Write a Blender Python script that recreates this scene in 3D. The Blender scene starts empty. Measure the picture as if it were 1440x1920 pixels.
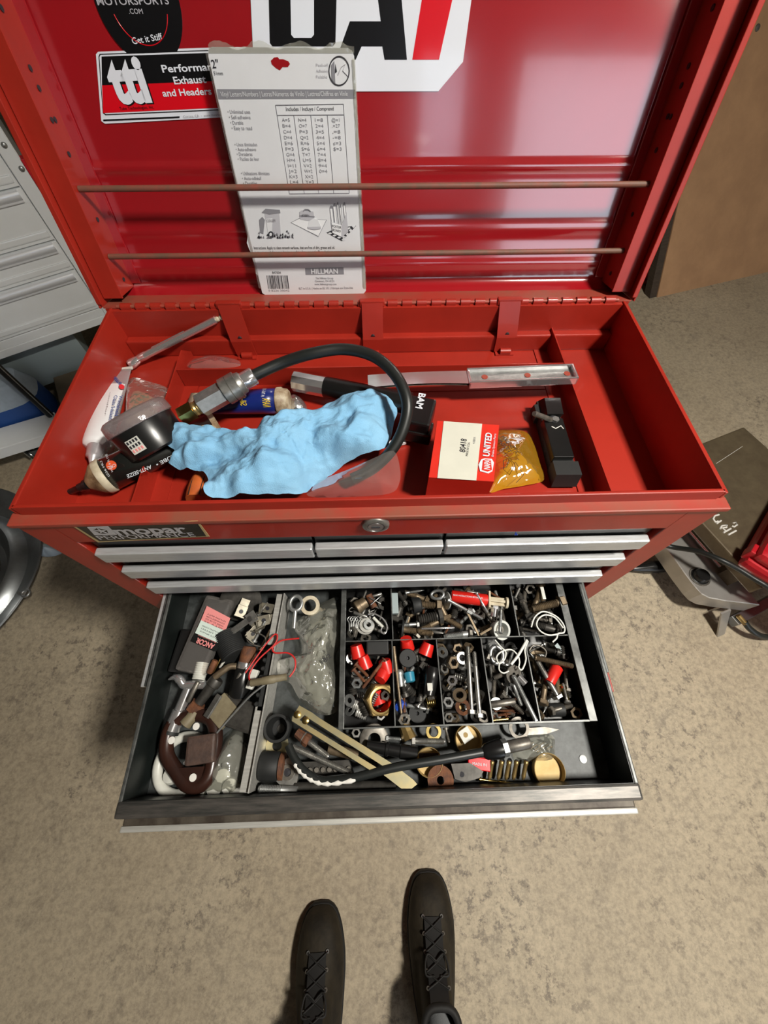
import bpy, bmesh, math, random
from mathutils import Vector as V, Matrix, noise
SC = bpy.context.scene
COL = SC.collection
rnd = random.Random(7)
PI = math.pi

# ---------------------------------------------------------------- camera
FPX = 746.2278                       # focal length in pixels of the 1440x1920 frame
CROT = Matrix(((0.9995717, 0.0231198, -0.0179386), (-0.0289446, 0.8713108, -0.4898773), (0.0043042, 0.4901867, 0.8716068)))
CPOS = V((0.00216, -0.19114, 1.31471))
cd = bpy.data.cameras.new('camera'); cam = bpy.data.objects.new('camera', cd); COL.objects.link(cam)
cd.sensor_fit = 'VERTICAL'; cd.sensor_height = 36; cd.lens = FPX * 36 / 1920; cd.clip_start = .02
cam.matrix_world = Matrix.Translation(CPOS) @ CROT.to_4x4()
SC.camera = cam
# ---------------------------------------------------------------- daylight, exposure
w = bpy.data.worlds.new('sky'); SC.world = w; w.use_nodes = True
w.node_tree.nodes['Background'].inputs[0].default_value = (.80, .88, 1, 1)
w.node_tree.nodes['Background'].inputs[1].default_value = 3.2
SC.view_settings.view_transform = 'Standard'; SC.view_settings.look = 'None'
SC.view_settings.gamma = 1; SC.view_settings.use_curve_mapping = False
SC.view_settings.exposure = 0.0
def area(name, loc, sx, sy, e, col, rz=0):
    l = bpy.data.lights.new(name, 'AREA'); l.shape = 'RECTANGLE'; l.size = sx; l.size_y = sy; l.energy = e; l.color = col
    o = bpy.data.objects.new(name, l); COL.objects.link(o); o.location = loc; o.rotation_euler = (0, 0, rz)
FIX = [(.92, -.40, 2.5, 60, .20, .24), (2.2, -2.6, 2.5, 8, .26, 1.2)]   # ceiling shop lights, the second added as fill: x, y, z, watts, width, length
for x, y, z, e, sx, sy in FIX:
    area('shop_light_lamp', (x, y, z - .03), sx, sy, e, (1, .95, .86))

# ---------------------------------------------------------------- pixel rays (1440x1920 frame) used to measure real positions
def ray(x, y): return CROT @ V(((x - 720) / FPX, -(y - 960) / FPX, -1))
def hit(x, y, o, n):
    r = ray(x, y); return CPOS + r * ((V(o) - CPOS).dot(n) / r.dot(n))
def G(x, y, z): return hit(x, y, (0, 0, z), V((0, 0, 1)))        # on the level z
def FY(x, y, yy): return hit(x, y, (0, yy, 0), V((0, 1, 0)))     # on the upright plane y = yy
LA = .2324; HY = .2944
LUP = V((0, math.sin(LA), math.cos(LA))); LBK = V((0, math.cos(LA), -math.sin(LA))); LN = -LBK
LO = V((0, HY, 1.0))
def LP(x, y, d): return hit(x, y, LO + LBK * d, LBK)             # on the open lid, d behind the hinge
def lid(x, t, d): return LO + V((x, 0, 0)) + LUP * t + LBK * d

# ---------------------------------------------------------------- materials
MATS = {}
def mat(name, col, rough=.5, metal=0, var=.0, vs=20, bump=0, bs=200, col2=None, alpha=1, coat=0, ior=1.5, trans=0, emit=0, spec=.5, det=5, aniso=None, obj=False):
    m = bpy.data.materials.new(name); m.use_nodes = True; nt = m.node_tree; b = nt.nodes['Principled BSDF']
    def S(k, v):
        if k in b.inputs: b.inputs[k].default_value = v
    c = (*col, 1); S('Base Color', c); S('Roughness', rough); S('Metallic', metal); S('Alpha', alpha); S('IOR', ior)
    S('Coat Weight', coat); S('Coat Roughness', .06); S('Transmission Weight', trans); S('Specular IOR Level', spec)
    if emit: S('Emission Color', c); S('Emission Strength', emit)
    tc = nt.nodes.new('ShaderNodeTexCoord'); vec = tc.outputs['Object']
    if aniso:
        mp = nt.nodes.new('ShaderNodeMapping'); mp.inputs['Scale'].default_value = aniso; nt.links.new(vec, mp.inputs[0]); vec = mp.outputs[0]
    if var or col2:
        n = nt.nodes.new('ShaderNodeTexNoise'); n.inputs['Scale'].default_value = vs; n.inputs['Detail'].default_value = det
        n.inputs['Roughness'].default_value = .65; nt.links.new(vec, n.inputs['Vector'])
        r = nt.nodes.new('ShaderNodeValToRGB'); nt.links.new(n.outputs[0], r.inputs[0])
        r.color_ramp.elements[0].position = .36; r.color_ramp.elements[1].position = .66
        d = col2 or tuple(max(0, x * (1 - var)) for x in col)
        r.color_ramp.elements[0].color = (*d, 1); r.color_ramp.elements[1].color = c
        nt.links.new(r.outputs[0], b.inputs['Base Color'])
    if bump:
        n2 = nt.nodes.new('ShaderNodeTexNoise'); n2.inputs['Scale'].default_value = bs; n2.inputs['Detail'].default_value = 3; nt.links.new(vec, n2.inputs['Vector'])
        bp = nt.nodes.new('ShaderNodeBump'); bp.inputs['Strength'].default_value = bump; bp.inputs['Distance'].default_value = .002
        nt.links.new(n2.outputs[0], bp.inputs['Height']); nt.links.new(bp.outputs[0], b.inputs['Normal'])
    MATS[name] = m; return m
mat('red', (.37, .022, .011), .40, var=.22, vs=9, bump=.05, bs=60, coat=.12)
mat('lid_red', (.33, .008, .013), .15, var=.12, vs=5, bump=.035, bs=25, coat=1, ior=1.9)
mat('dusty_red', (.37, .030, .018), .5, col2=(.25, .075, .045), vs=14)
mat('rod', (.22, .055, .035), .6, col2=(.13, .065, .04), vs=60)
mat('black', (.008, .009, .009), .4, var=.3, vs=30)
mat('drawer_black', (.012, .016, .015), .42, var=.5, vs=22, bump=.05)
mat('worn_black', (.05, .052, .05), .38, metal=.4, col2=(.13, .135, .13), vs=55)
mat('drawer_floor', (.018, .021, .021), .5, metal=.1, col2=(.062, .069, .069), vs=60, bump=.05)
mat('lip_metal', (.045, .045, .042), .42, metal=.5, col2=(.11, .10, .09), vs=12, aniso=(2, 20, 20))
mat('grime', (.10, .085, .065), .55, metal=.3, col2=(.035, .025, .018), vs=30)
mat('alu', (.70, .72, .74), .38, metal=.55, col2=(.55, .56, .56), vs=18, aniso=(2, 30, 30))
mat('alu_light', (.58, .57, .53), .45, metal=.5, var=.25, vs=10, aniso=(2, 30, 30))
mat('chrome', (.80, .79, .80), .15, metal=.85, var=.06, vs=20)
mat('steel', (.46, .45, .42), .36, metal=.8, var=.45, vs=70)
mat('zinc', (.50, .51, .50), .40, metal=.8, var=.35, vs=80)
mat('dark_steel', (.24, .22, .19), .45, metal=.65, var=.5, vs=80)
mat('blackened', (.075, .07, .062), .48, metal=.5, var=.5, vs=80)
mat('bronze', (.25, .19, .12), .48, metal=.6, col2=(.13, .095, .06), vs=60)
mat('rust', (.20, .075, .03), .75, metal=.2, col2=(.09, .04, .025), vs=90, bump=.3, bs=500)
mat('brass', (.44, .31, .12), .38, metal=.75, col2=(.27, .18, .07), vs=45)
mat('bright_brass', (.80, .60, .22), .25, metal=1, var=.2, vs=40)
mat('gold_cap', (.47, .35, .16), .58, metal=.35, col2=(.40, .27, .10), vs=40)
mat('gold_zinc', (.46, .37, .18), .42, metal=.65, col2=(.33, .31, .20), vs=40)
mat('clip_metal', (.36, .33, .26), .42, metal=.65, var=.35, vs=60)
mat('rubber', (.014, .015, .015), .62, var=.3, vs=40)
mat('hose', (.012, .014, .013), .42)
mat('black_plastic', (.010, .010, .010), .28, var=.2, vs=40)
mat('red_plastic', (.62, .018, .012), .33)
mat('blue_plastic', (.02, .07, .42), .35)
mat('teal_plastic', (.03, .22, .33), .35)
mat('white_plastic', (.66, .66, .60), .4, var=.15, vs=60)
mat('milky', (.60, .62, .58), .4, alpha=.93)
mat('cream', (.62, .56, .42), .5, col2=(.40, .33, .22), vs=50)
mat('dirty_cream', (.62, .55, .40), .55, col2=(.20, .12, .06), vs=45)
mat('white_paint', (.88, .90, .91), .30, col2=(.82, .84, .84), vs=4, coat=.3)
mat('stained', (.34, .24, .13), .6, col2=(.10, .055, .025), vs=70)
mat('shaded_white_grey', (.30, .36, .37), .5)  # cabinet base: white with shade put into its colour; plain grey elsewhere
mat('paper', (.74, .75, .76), .45, var=.05, vs=20)
mat('card', (.66, .67, .69), .30, var=.06, vs=14, coat=.5, bump=.05, bs=40)
mat('ink', (.02, .02, .025), .5)
mat('ink_grey', (.20, .20, .22), .5)
mat('ink_light', (.42, .42, .45), .5)
mat('sticker_white', (.70, .73, .79), .22, coat=.6)
mat('sticker_black', (.006, .006, .007), .25, coat=.6)
mat('sticker_red', (.62, .004, .012), .25, coat=.6)
mat('silver_print', (.55, .54, .56), .35, metal=.3)
mat('gold_line', (.55, .42, .20), .4, metal=.3)
mat('plate_black', (.016, .014, .012), .35, col2=(.03, .024, .016), vs=20)
mat('tube_metal', (.62, .60, .62), .35, metal=.6, var=.15, vs=30)
mat('tube_black', (.010, .011, .010), .22, coat=.4)
mat('tube_blue', (.008, .022, .17), .28, coat=.4, var=.2, vs=20)
mat('yellow_print', (.72, .52, .05), .5)
mat('orange_print', (.75, .10, .03), .5)
mat('orange', (.70, .16, .03), .45, col2=(.5, .11, .03), vs=40)
mat('towel', (.25, .50, .72), .85, col2=(.19, .42, .64), vs=16, bump=.35, bs=900)
mat('box_red', (.66, .025, .012), .45, var=.1, vs=30)
mat('box_white', (.64, .64, .55), .5, var=.06, vs=30)
mat('pink_label', (.80, .28, .27), .5)
mat('green_label', (.62, .72, .66), .5)
mat('fiberboard', (.44, .25, .125), .75, col2=(.36, .20, .10), vs=7, bump=.06, bs=500)
mat('wood_dark', (.06, .04, .025), .7, var=.4, vs=20, aniso=(1, 1, 8))
mat('case_brown', (.16, .125, .075), .48, metal=.35, col2=(.12, .09, .055), vs=22)
mat('cardboard', (.22, .17, .11), .8, var=.2, vs=16)
mat('stainless', (.50, .48, .45), .32, metal=.6, col2=(.38, .36, .33), vs=6)
mat('pull_chrome_lit', (.92, .94, .97), .28, metal=.35)  # near-white base carries the lamp's reflection on the chrome pulls
mat('galv', (.34, .36, .37), .30, metal=.9, col2=(.2, .2, .2), vs=6)
mat('case_red', (.56, .012, .022), .35, var=.1, vs=20)
mat('boot', (.034, .026, .015), .7, spec=.25, col2=(.014, .011, .007), vs=22, bump=.25, bs=160)
mat('boot_dark', (.008, .007, .006), .7, var=.3, vs=60)
mat('sock', (.36, .37, .38), .9, bump=.3, bs=600)
mat('denim', (.03, .035, .05), .85, var=.3, vs=40)
mat('bag_blue', (.02, .08, .30), .5)
mat('bag_white', (.42, .50, .58), .5, var=.2, vs=20)
mat('wire_red', (.52, .02, .018), .4)
mat('wire_white', (.72, .72, .66), .45)
mat('brown_bakelite', (.045, .016, .010), .3, col2=(.020, .009, .007), vs=12)
mat('brown_pad', (.085, .048, .035), .6, col2=(.05, .03, .024), vs=80, bump=.2, bs=300)
mat('fibre_block', (.21, .18, .11), .6, col2=(.15, .12, .07), vs=60)
mat('wall', (.26, .25, .23), .8, var=.1, vs=4)
mat('wall_dark', (.10, .08, .06), .85, var=.4, vs=5)
mat('ceiling', (.30, .29, .27), .9)
mat('tube_glow', (1, .96, .88), .5, emit=14)
mat('foil', (.70, .70, .70), .18, metal=.9, bump=.6, bs=300)
mat('cone_red', (.40, .08, .08), .6)
mat('grime_white', (.75, .73, .68), .6)
def clear(name, tint, k_diff, k_gloss, bump, bs, rough=.12):
    m = bpy.data.materials.new(name); m.use_nodes = True; nt = m.node_tree; N = nt.nodes; L = nt.links
    for n in list(N): N.remove(n)
    out = N.new('ShaderNodeOutputMaterial'); tr = N.new('ShaderNodeBsdfTransparent'); tr.inputs[0].default_value = (*[.5 + .5 * t for t in tint], 1)
    df = N.new('ShaderNodeBsdfDiffuse'); df.inputs[0].default_value = (*tint, 1)
    gl = N.new('ShaderNodeBsdfGlossy'); gl.inputs['Roughness'].default_value = rough; gl.inputs[0].default_value = (.95, .95, .95, 1)
    m1 = N.new('ShaderNodeMixShader'); m1.inputs[0].default_value = k_diff; L.new(tr.outputs[0], m1.inputs[1]); L.new(df.outputs[0], m1.inputs[2])
    m2 = N.new('ShaderNodeMixShader'); lw = N.new('ShaderNodeLayerWeight'); lw.inputs[0].default_value = .35
    mm = N.new('ShaderNodeMath'); mm.operation = 'MULTIPLY_ADD'; L.new(lw.outputs[0], mm.inputs[0]); mm.inputs[1].default_value = .5; mm.inputs[2].default_value = k_gloss; mm.use_clamp = True
    L.new(mm.outputs[0], m2.inputs[0]); L.new(m1.outputs[0], m2.inputs[1]); L.new(gl.outputs[0], m2.inputs[2])
    tc = N.new('ShaderNodeTexCoord'); nz = N.new('ShaderNodeTexNoise'); nz.inputs['Scale'].default_value = bs; L.new(tc.outputs['Object'], nz.inputs['Vector'])
    bp = N.new('ShaderNodeBump'); bp.inputs['Strength'].default_value = bump; bp.inputs['Distance'].default_value = .004; L.new(nz.outputs[0], bp.inputs['Height']); L.new(bp.outputs[0], gl.inputs['Normal']); L.new(bp.outputs[0], lw.inputs['Normal'])
    L.new(m2.outputs[0], out.inputs[0]); MATS[name] = m
clear('bag_clear', (.72, .72, .62), .20, .05, .8, 60)
clear('film_clear', (.85, .80, .76), .10, .05, .3, 30)
clear('lens_clear', (.42, .35, .35), .35, .10, .15, 200)
clear('bag_yellow', (.66, .33, .02), .55, .04, .7, 50, .08)
clear('window_glass', (.9, .95, 1), .02, .04, 0, 10, .02)

# concrete: mottled beige with grey stains
def concrete():
    m = bpy.data.materials.new('concrete'); m.use_nodes = True; nt = m.node_tree; N = nt.nodes; L = nt.links; b = N['Principled BSDF']
    tc = N.new('ShaderNodeTexCoord')
    def nz(s, d, r=.6):
        n = N.new('ShaderNodeTexNoise'); n.inputs['Scale'].default_value = s; n.inputs['Detail'].default_value = d; n.inputs['Roughness'].default_value = r; L.new(tc.outputs['Object'], n.inputs['Vector']); return n
    def ramp(src, p0, c0, p1, c1):
        r = N.new('ShaderNodeValToRGB'); L.new(src, r.inputs[0]); e = r.color_ramp.elements
        e[0].position = p0; e[0].color = (*c0, 1); e[1].position = p1; e[1].color = (*c1, 1); return r
    base = ramp(nz(2.2, 6).outputs[0], .3, (.44, .36, .25), .7, (.56, .47, .335))
    fine = ramp(nz(70, 8, .8).outputs[0], .30, (.42, .42, .43), .58, (1, 1, 1))
    big = ramp(nz(16, 10, .85).outputs[0], .36, (.50, .51, .55), .48, (1, 1, 1))
    pit = ramp(nz(120, 2).outputs[0], .22, (.35, .33, .30), .30, (1, 1, 1))
    spots = ramp(nz(42, 9, .8).outputs[0], .41, (.42, .42, .45), .475, (1, 1, 1)); mask = ramp(nz(4, 5, .6).outputs[0], .44, (.12, .12, .12), .62, (.9, .9, .9))
    cur = base.outputs[0]; mk = {id(spots): mask}
    for s, k in ((fine, .75), (big, .6), (spots, .6), (pit, .8)):
        mx = N.new('ShaderNodeMix'); mx.data_type = 'RGBA'; mx.blend_type = 'MULTIPLY'; mx.inputs[0].default_value = k
        L.new(cur, mx.inputs[6])
        if id(s) in mk: L.new(mk[id(s)].outputs[0], mx.inputs[0])
        L.new(s.outputs[0], mx.inputs[7]); cur = mx.outputs[2]
    L.new(cur, b.inputs['Base Color']); b.inputs['Roughness'].default_value = .62
    bp = N.new('ShaderNodeBump'); bp.inputs['Strength'].default_value = .25; bp.inputs['Distance'].default_value = .003; L.new(nz(60, 6).outputs[0], bp.inputs['Height']); L.new(bp.outputs[0], b.inputs['Normal'])
    MATS['concrete'] = m
concrete()

# ---------------------------------------------------------------- mesh builder
_txt = {}
def glyphs(s, bold, shear):
    k = (s, bold, shear)
    if k not in _txt:
        c = bpy.data.curves.new('t', 'FONT'); c.body = s; c.offset = bold; c.shear = shear; c.resolution_u = 3
        o = bpy.data.objects.new('t', c); me = bpy.data.meshes.new_from_object(o)
        vs = [v.co.copy() for v in me.vertices]; fs = [tuple(p.vertices) for p in me.polygons]
        bpy.data.objects.remove(o); bpy.data.curves.remove(c); bpy.data.meshes.remove(me)
        _txt[k] = (vs, fs)
    return _txt[k]
def basis(ax):
    ax = V(ax).normalized(); t = V((0, 0, 1)) if abs(ax.z) < .9 else V((0, 1, 0))
    u = t.cross(ax).normalized(); return u, ax.cross(u).normalized(), ax
class MB:
    def __init__(s): s.v = []; s.f = []; s.m = []; s.sm = []; s.mats = []
    def mi(s, m):
        if m not in s.mats: s.mats.append(m)
        return s.mats.index(m)
    def add(s, vs, fs, m, smooth=False):
        o = len(s.v); i = s.mi(m); s.v += [V(x) for x in vs]
        for f in fs: s.f.append(tuple(o + k for k in f)); s.m.append(i); s.sm.append(smooth)
        return s
    def box(s, c, d, m, bev=0, R=None):
        bm = bmesh.new(); bmesh.ops.create_cube(bm, size=1)
        for v in bm.verts: v.co = V((v.co.x * d[0], v.co.y * d[1], v.co.z * d[2]))
        if bev: bmesh.ops.bevel(bm, geom=bm.edges[:], offset=bev, segments=2, affect='EDGES', profile=.6)
        bm.verts.index_update(); R = R or Matrix.Identity(3)
        s.add([R @ v.co + V(c) for v in bm.verts], [tuple(v.index for v in f.verts) for f in bm.faces], m); bm.free(); return s
    def bb(s, a, b, m, bev=0):
        a = V(a); b = V(b); return s.box((a + b) / 2, [abs(x) for x in (b - a)], m, bev)
    def lathe(s, o, ax, prof, m, n=20, smooth=True, ph=0, cap=True, sc=(1, 1)):
        u, w, a = basis(ax); o = V(o); vs = []; fs = []
        for h, r in prof:
            for k in range(n):
                t = 2 * PI * k / n + ph; vs.append(o + a * h + u * (r * sc[0] * math.cos(t)) + w * (r * sc[1] * math.sin(t)))
        run = [0]
        for i in range(1, len(prof)):                      # split where the profile turns sharply, so edges stay crisp
            run.append(i); last = i == len(prof) - 1; turn = 0
            if not last:
                (h0, r0), (h1, r1), (h2, r2) = prof[i - 1], prof[i], prof[i + 1]
                a0 = math.atan2(r1 - r0, h1 - h0); a1 = math.atan2(r2 - r1, h2 - h1); turn = abs((a1 - a0 + PI) % (2 * PI) - PI)
            if last or turn > .75:
                fs = [(j * n + k, j * n + (k + 1) % n, (j + 1) * n + (k + 1) % n, (j + 1) * n + k) for j in range(len(run) - 1) for k in range(n)]
                s.add([vs[q * n + k] for q in run for k in range(n)], fs, m, smooth); run = [i]
        if cap:
            for i, rev in ((0, True), (len(prof) - 1, False)):
                if prof[i][1] > 1e-6:
                    ring = vs[i * n:(i + 1) * n]; s.add(ring[::-1] if rev else ring, [tuple(range(n))], m)
        return s
    def cyl(s, a, b, r, m, n=16, r2=None, smooth=True, ph=0, cap=True, sc=(1, 1)):
        a = V(a); b = V(b); return s.lathe(a, b - a, [(0, r), ((b - a).length, r if r2 is None else r2)], m, n, smooth, ph, cap, sc)
    def ring(s, o, ax, r0, r1, h, m, n=24, smooth=False):
        return s.lathe(o, ax, [(0, r0), (0, r1), (h, r1), (h, r0), (0, r0)], m, n, smooth, cap=False)
    def tube(s, path, r, m, n=8, closed=False, smooth=True):
        P = [V(p) for p in path]; N = len(P); rs = r if isinstance(r, (list, tuple)) else [r] * N; vs = []; fs = []
        pu = None
        for i in range(N):
            t = (P[(i + 1) % N] - P[i - 1]) if closed else (P[min(i + 1, N - 1)] - P[max(i - 1, 0)])
            if t.length < 1e-9: t = V((0, 0, 1))
            t.normalize()
            if pu is None: u = basis(t)[0]
            else:
                u = pu - t * pu.dot(t); u = u.normalized() if u.length > 1e-6 else basis(t)[0]
            pu = u; w = t.cross(u)
            for k in range(n): a = 2 * PI * k / n; vs.append(P[i] + u * (rs[i] * math.cos(a)) + w * (rs[i] * math.sin(a)))
        for i in range(N if closed else N - 1):
            j = (i + 1) % N
            for k in range(n): fs.append((i * n + k, i * n + (k + 1) % n, j * n + (k + 1) % n, j * n + k))
        s.add(vs, fs, m, smooth)
        if not closed: s.add(vs[:n][::-1], [tuple(range(n))], m); s.add(vs[-n:], [tuple(range(n))], m)
        return s
    def prism(s, poly, th, m, m2=None):
        th = V(th); n = len(poly); P = [V(p) for p in poly]; s.add([p + th for p in P], [tuple(range(n))], m); s.add(P[::-1], [tuple(range(n))], m2 or m)
        s.add(P + [p + th for p in P], [(i, (i + 1) % n, n + (i + 1) % n, n + i) for i in range(n)], m2 or m); return s
    def grid(s, fn, nu, nv, m, smooth=True):
        s.add([fn(i / nu, j / nv) for j in range(nv + 1) for i in range(nu + 1)], [(j * (nu + 1) + i, j * (nu + 1) + i + 1, (j + 1) * (nu + 1) + i + 1, (j + 1) * (nu + 1) + i) for j in range(nv) for i in range(nu)], m, smooth); return s
    def text(s, t, A, B, h, N, m, bold=0, shear=0, lift=.0003):
        A = V(A); B = V(B); N = V(N).normalized(); vs, fs = glyphs(t, bold, shear)
        if not vs: return s
        x0 = min(v.x for v in vs); x1 = max(v.x for v in vs); y1 = .70
        U = (B - A); W = U.length; U.normalize(); U = (U - N * U.dot(N)).normalized(); Y = N.cross(U)
        return s.add([A + N * lift + U * ((v.x - x0) / (x1 - x0) * W) + Y * (v.y / y1 * h) for v in vs], fs, m)
    def warp(s, fn): s.v = [V(fn(p)) for p in s.v]; return s
    def mesh(s, name):
        me = bpy.data.meshes.new(name); me.from_pydata(s.v, [], s.f)
        for k in s.mats: me.materials.append(MATS[k])
        me.polygons.foreach_set('material_index', s.m); me.polygons.foreach_set('use_smooth', s.sm); me.update(); return me
    def build(s, name, parent=None, M=None, label=None):
        o = bpy.data.objects.new(name, s.mesh(name)); COL.objects.link(o)
        if M is not None: o.matrix_local = M
        if parent: o.parent = parent
        if label: o['label'] = label
        return o
def tag(o, label, cat, group=None, kind=None):
    if label: o['label'] = label
    if cat: o['category'] = cat
    if group: o['group'] = group
    if kind: o['kind'] = kind
    return o
def thing(name, label, cat, loc=(0, 0, 0), rz=0, group=None, M=None):
    o = bpy.data.objects.new(name, None); COL.objects.link(o); o.empty_display_size = .02
    if M is not None: o.matrix_world = M
    else: o.location = loc; o.rotation_euler = (0, 0, rz)
    return tag(o, label, cat, group)
def struct(o): o['kind'] = 'structure'; return o
def recentre(o):
    "put a mesh object's origin at the base of its own box"
    vs = o.data.vertices; xs = [v.co for v in vs]
    c = V(((min(v.x for v in xs) + max(v.x for v in xs)) / 2, (min(v.y for v in xs) + max(v.y for v in xs)) / 2, min(v.z for v in xs)))
    o.data.transform(Matrix.Translation(-c)); o.location = c; return o
def rethink(root):
    "move an Empty made at the world origin to the base of its parts"
    pts = [c.matrix_local @ v.co for c in root.children for v in c.data.vertices]
    if not pts: return root
    c = V(((min(v.x for v in pts) + max(v.x for v in pts)) / 2, (min(v.y for v in pts) + max(v.y for v in pts)) / 2, min(v.z for v in pts)))
    root.location = c
    for ch in root.children: ch.location = ch.location - c
    return root
def along(a, b, roll=0):
    "matrix with local X from a towards b and local Z as upright as it can be"
    a = V(a); x = (V(b) - a).normalized(); z = V((0, 0, 1)); z = z - x * z.dot(x)
    if z.length < 1e-4: z = V((0, 1, 0)) - x * x.y
    z.normalize(); y = z.cross(x)
    M = Matrix(((x.x, y.x, z.x, a.x), (x.y, y.y, z.y, a.y), (x.z, y.z, z.z, a.z), (0, 0, 0, 1)))
    return M @ Matrix.Rotation(roll, 4, 'X')
def smooth_path(P, n=8, closed=False):
    P = [V(p) for p in P]; N = len(P); out = []
    for i in range(N if closed else N - 1):
        p0 = P[i - 1] if (closed or i > 0) else P[0]; p1 = P[i]; p2 = P[(i + 1) % N]; p3 = P[(i + 2) % N] if (closed or i + 2 < N) else P[-1]
        for k in range(n):
            t = k / n; out.append(.5 * ((2 * p1) + (p2 - p0) * t + (2 * p0 - 5 * p1 + 4 * p2 - p3) * t * t + (3 * p1 - p0 - 3 * p2 + p3) * t ** 3))
    if not closed: out.append(P[-1])
    return out
def crumple(p, f, seed):
    q = V(p) * f + V((seed, seed * 1.7, seed * .3)); return (1 - abs(noise.noise(q)) * 2) * .6 + (1 - abs(noise.noise(q * 2.3)) * 2) * .3 + noise.noise(q * 5) * .12
def sheet(outline, zc, height, amp, freq, seed, m, mb=None, rings=14, res=6, under=True, prof=None, edge=None):
    "crumpled sheet over a star-shaped outline of 3-D points; height = rise at the centre"
    mb = mb or MB(); B = smooth_path(outline, res, True) if res > 1 else [V(p) for p in outline]; n = len(B)
    c = sum(B, V()) / n
    if zc is not None: c = V((zc[0], zc[1], c.z))
    vs = [c + V((0, 0, height))]; fs = []
    for k in range(1, rings + 1):
        s = k / rings
        for p in B:
            q = c + (p - c) * s; q.z = c.z + (p.z - c.z) * s * s
            e = min(1, (1 - s) * 4 + (.35 if edge is None else edge))
            q.z += height * ((1 - s * s) if prof is None else prof(s)) + amp * e * crumple(q, freq, seed); vs.append(q)
    for j in range(n): fs.append((0, 1 + j, 1 + (j + 1) % n))
    for k in range(rings - 1):
        for j in range(n): a = 1 + k * n; fs.append((a + j, a + n + j, a + n + (j + 1) % n, a + (j + 1) % n))
    mb.add(vs, fs, m, True)
    return mb

# ================================================================ the garage shell
def slab(name, a, b, m): return struct(recentre(MB().bb(a, b, m).build(name)))
slab('floor', (-3.4, -4.2, -.1), (3.8, 4.8, 0), 'concrete')
slab('ceiling', (-3.4, -4.2, 2.62), (3.8, 4.8, 2.72), 'ceiling')
slab('wall_back', (-3.4, 4.7, 0), (3.8, 4.8, 2.62), 'wall_dark')
slab('wall_left', (-3.5, -4.2, 0), (-3.4, 4.8, 2.62), 'wall')
slab('wall_right', (3.8, -4.2, 0), (3.9, 4.8, 2.62), 'wall')
WX0, WX1, WZ1 = 1.35, 3.3, 2.45                                       # open garage door behind the person
mb = MB().bb((-3.4, -4.3, 0), (.45, -4.2, 2.62), 'wall').bb((.95, -4.3, 0), (WX0, -4.2, 2.62), 'wall').bb((.45, -4.3, 0), (.95, -4.2, 1.65), 'wall').bb((.45, -4.3, 2.5), (.95, -4.2, 2.62), 'wall')
mb.bb((WX1, -4.3, 0), (3.8, -4.2, 2.62), 'wall').bb((WX0, -4.3, WZ1), (WX1, -4.2, 2.62), 'wall'); struct(recentre(mb.build('wall_front')))
mb = MB()
for x in (WX0, WX1): mb.bb((x - .05, -4.2, 0), (x + .05, -4.16, WZ1 + .05), 'white_paint')
mb.bb((WX0 + .05, -4.2, WZ1 - .05), (WX1 - .05, -4.16, WZ1 + .05), 'white_paint'); struct(recentre(mb.build('trim_1')))
wn = bpy.data.objects.new('window_1', None); COL.objects.link(wn); struct(wn); wn.location = (.70, -4.25, 1.65)
mb = MB()
for x in (-.225, .225): mb.bb((x - .025, -.04, 0), (x + .025, .04, .85), 'white_paint')
for z in (.025, .825): mb.bb((-.20, -.04, z - .025), (.20, .04, z + .025), 'white_paint')
mb.build('window_frame', wn); MB().bb((-.20, -.003, .05), (.20, .003, .80), 'window_glass').build('pane', wn)
slab('driveway', (-6, -12, -.1), (8, -4.2, -.005), 'concrete')
for i, (x, y, z, e, sx, sy) in enumerate(FIX):
    t = thing('shop_light', ['small bright shop light under the ceiling above the open tool chest', 'added long fill light under the ceiling near the open garage door'][i], 'light', (x, y, z))
    MB().box((0, 0, .06), (sx + .06, sy + .06, .12), 'white_paint', .01).build('housing', t)
    for s in (-sx * .28, sx * .28):
        MB().cyl((s, -sy * .48, -.012), (s, sy * .48, -.012), .011, 'tube_glow', 10).build('tube', t)

# ================================================================ the red tool chest
chest = thing('tool_chest', 'red steel top tool chest with its lid open and a drawer pulled out', 'tool chest', (0, .145, .69))
CM = Matrix.Translation((0, -.145, -.69))
def cpart(mb, name, parent=chest, label=None):
    return mb.build(name, parent, CM if parent is chest else None, label)
BX = .337; FYY = -.010; BYY = .300; ZB = .69
mb = MB()
for s in (-1, 1):
    mb.bb((s * BX, FYY, ZB), (s * (BX - .003), BYY, .984), 'red')                       # outer sides
    mb.bb((s * BX, FYY, ZB), (s * .305, FYY + .020, .9815), 'red', .0012)               # front stiles
    mb.bb((s * .331, -.001, .930), (s * .328, .292, 1.0), 'red', .0008)                 # inner rim
    mb.bb((s * .341, -.0115, .981), (s * .329, .300, .986), 'dusty_red', .0014)          # ledge that the lid closes on
    mb.bb((s * .336, .0, .986), (s * .333, .292, .9965), 'red', .0008)
mb.bb((-BX, BYY - .003, ZB), (BX, BYY, .984), 'red').bb((-BX, FYY, ZB), (BX, BYY, ZB + .003), 'red')
mb.bb((-.331, -.001, .930), (.331, .003, 1.0), 'red', .0012)
mb.bb((-.331, .287, .930), (.331, .2915, .998), 'red').bb((-.337, .2915, .90), (.337, .2955, .9985), 'red')
mb.bb((-.341, -.0122, .9805), (.341, .002, .9865), 'dusty_red', .0014)
mb.bb((-.305, FYY + .001, ZB), (.305, FYY + .02, .712), 'red', .001)
mb.bb((-.328, .003, .933), (.328, .288, .938), 'red')                                   # till floor
mb.bb((-.328, .276, .938), (.328, .2875, .962), 'red', .002)                            # step along the back wall
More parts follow.
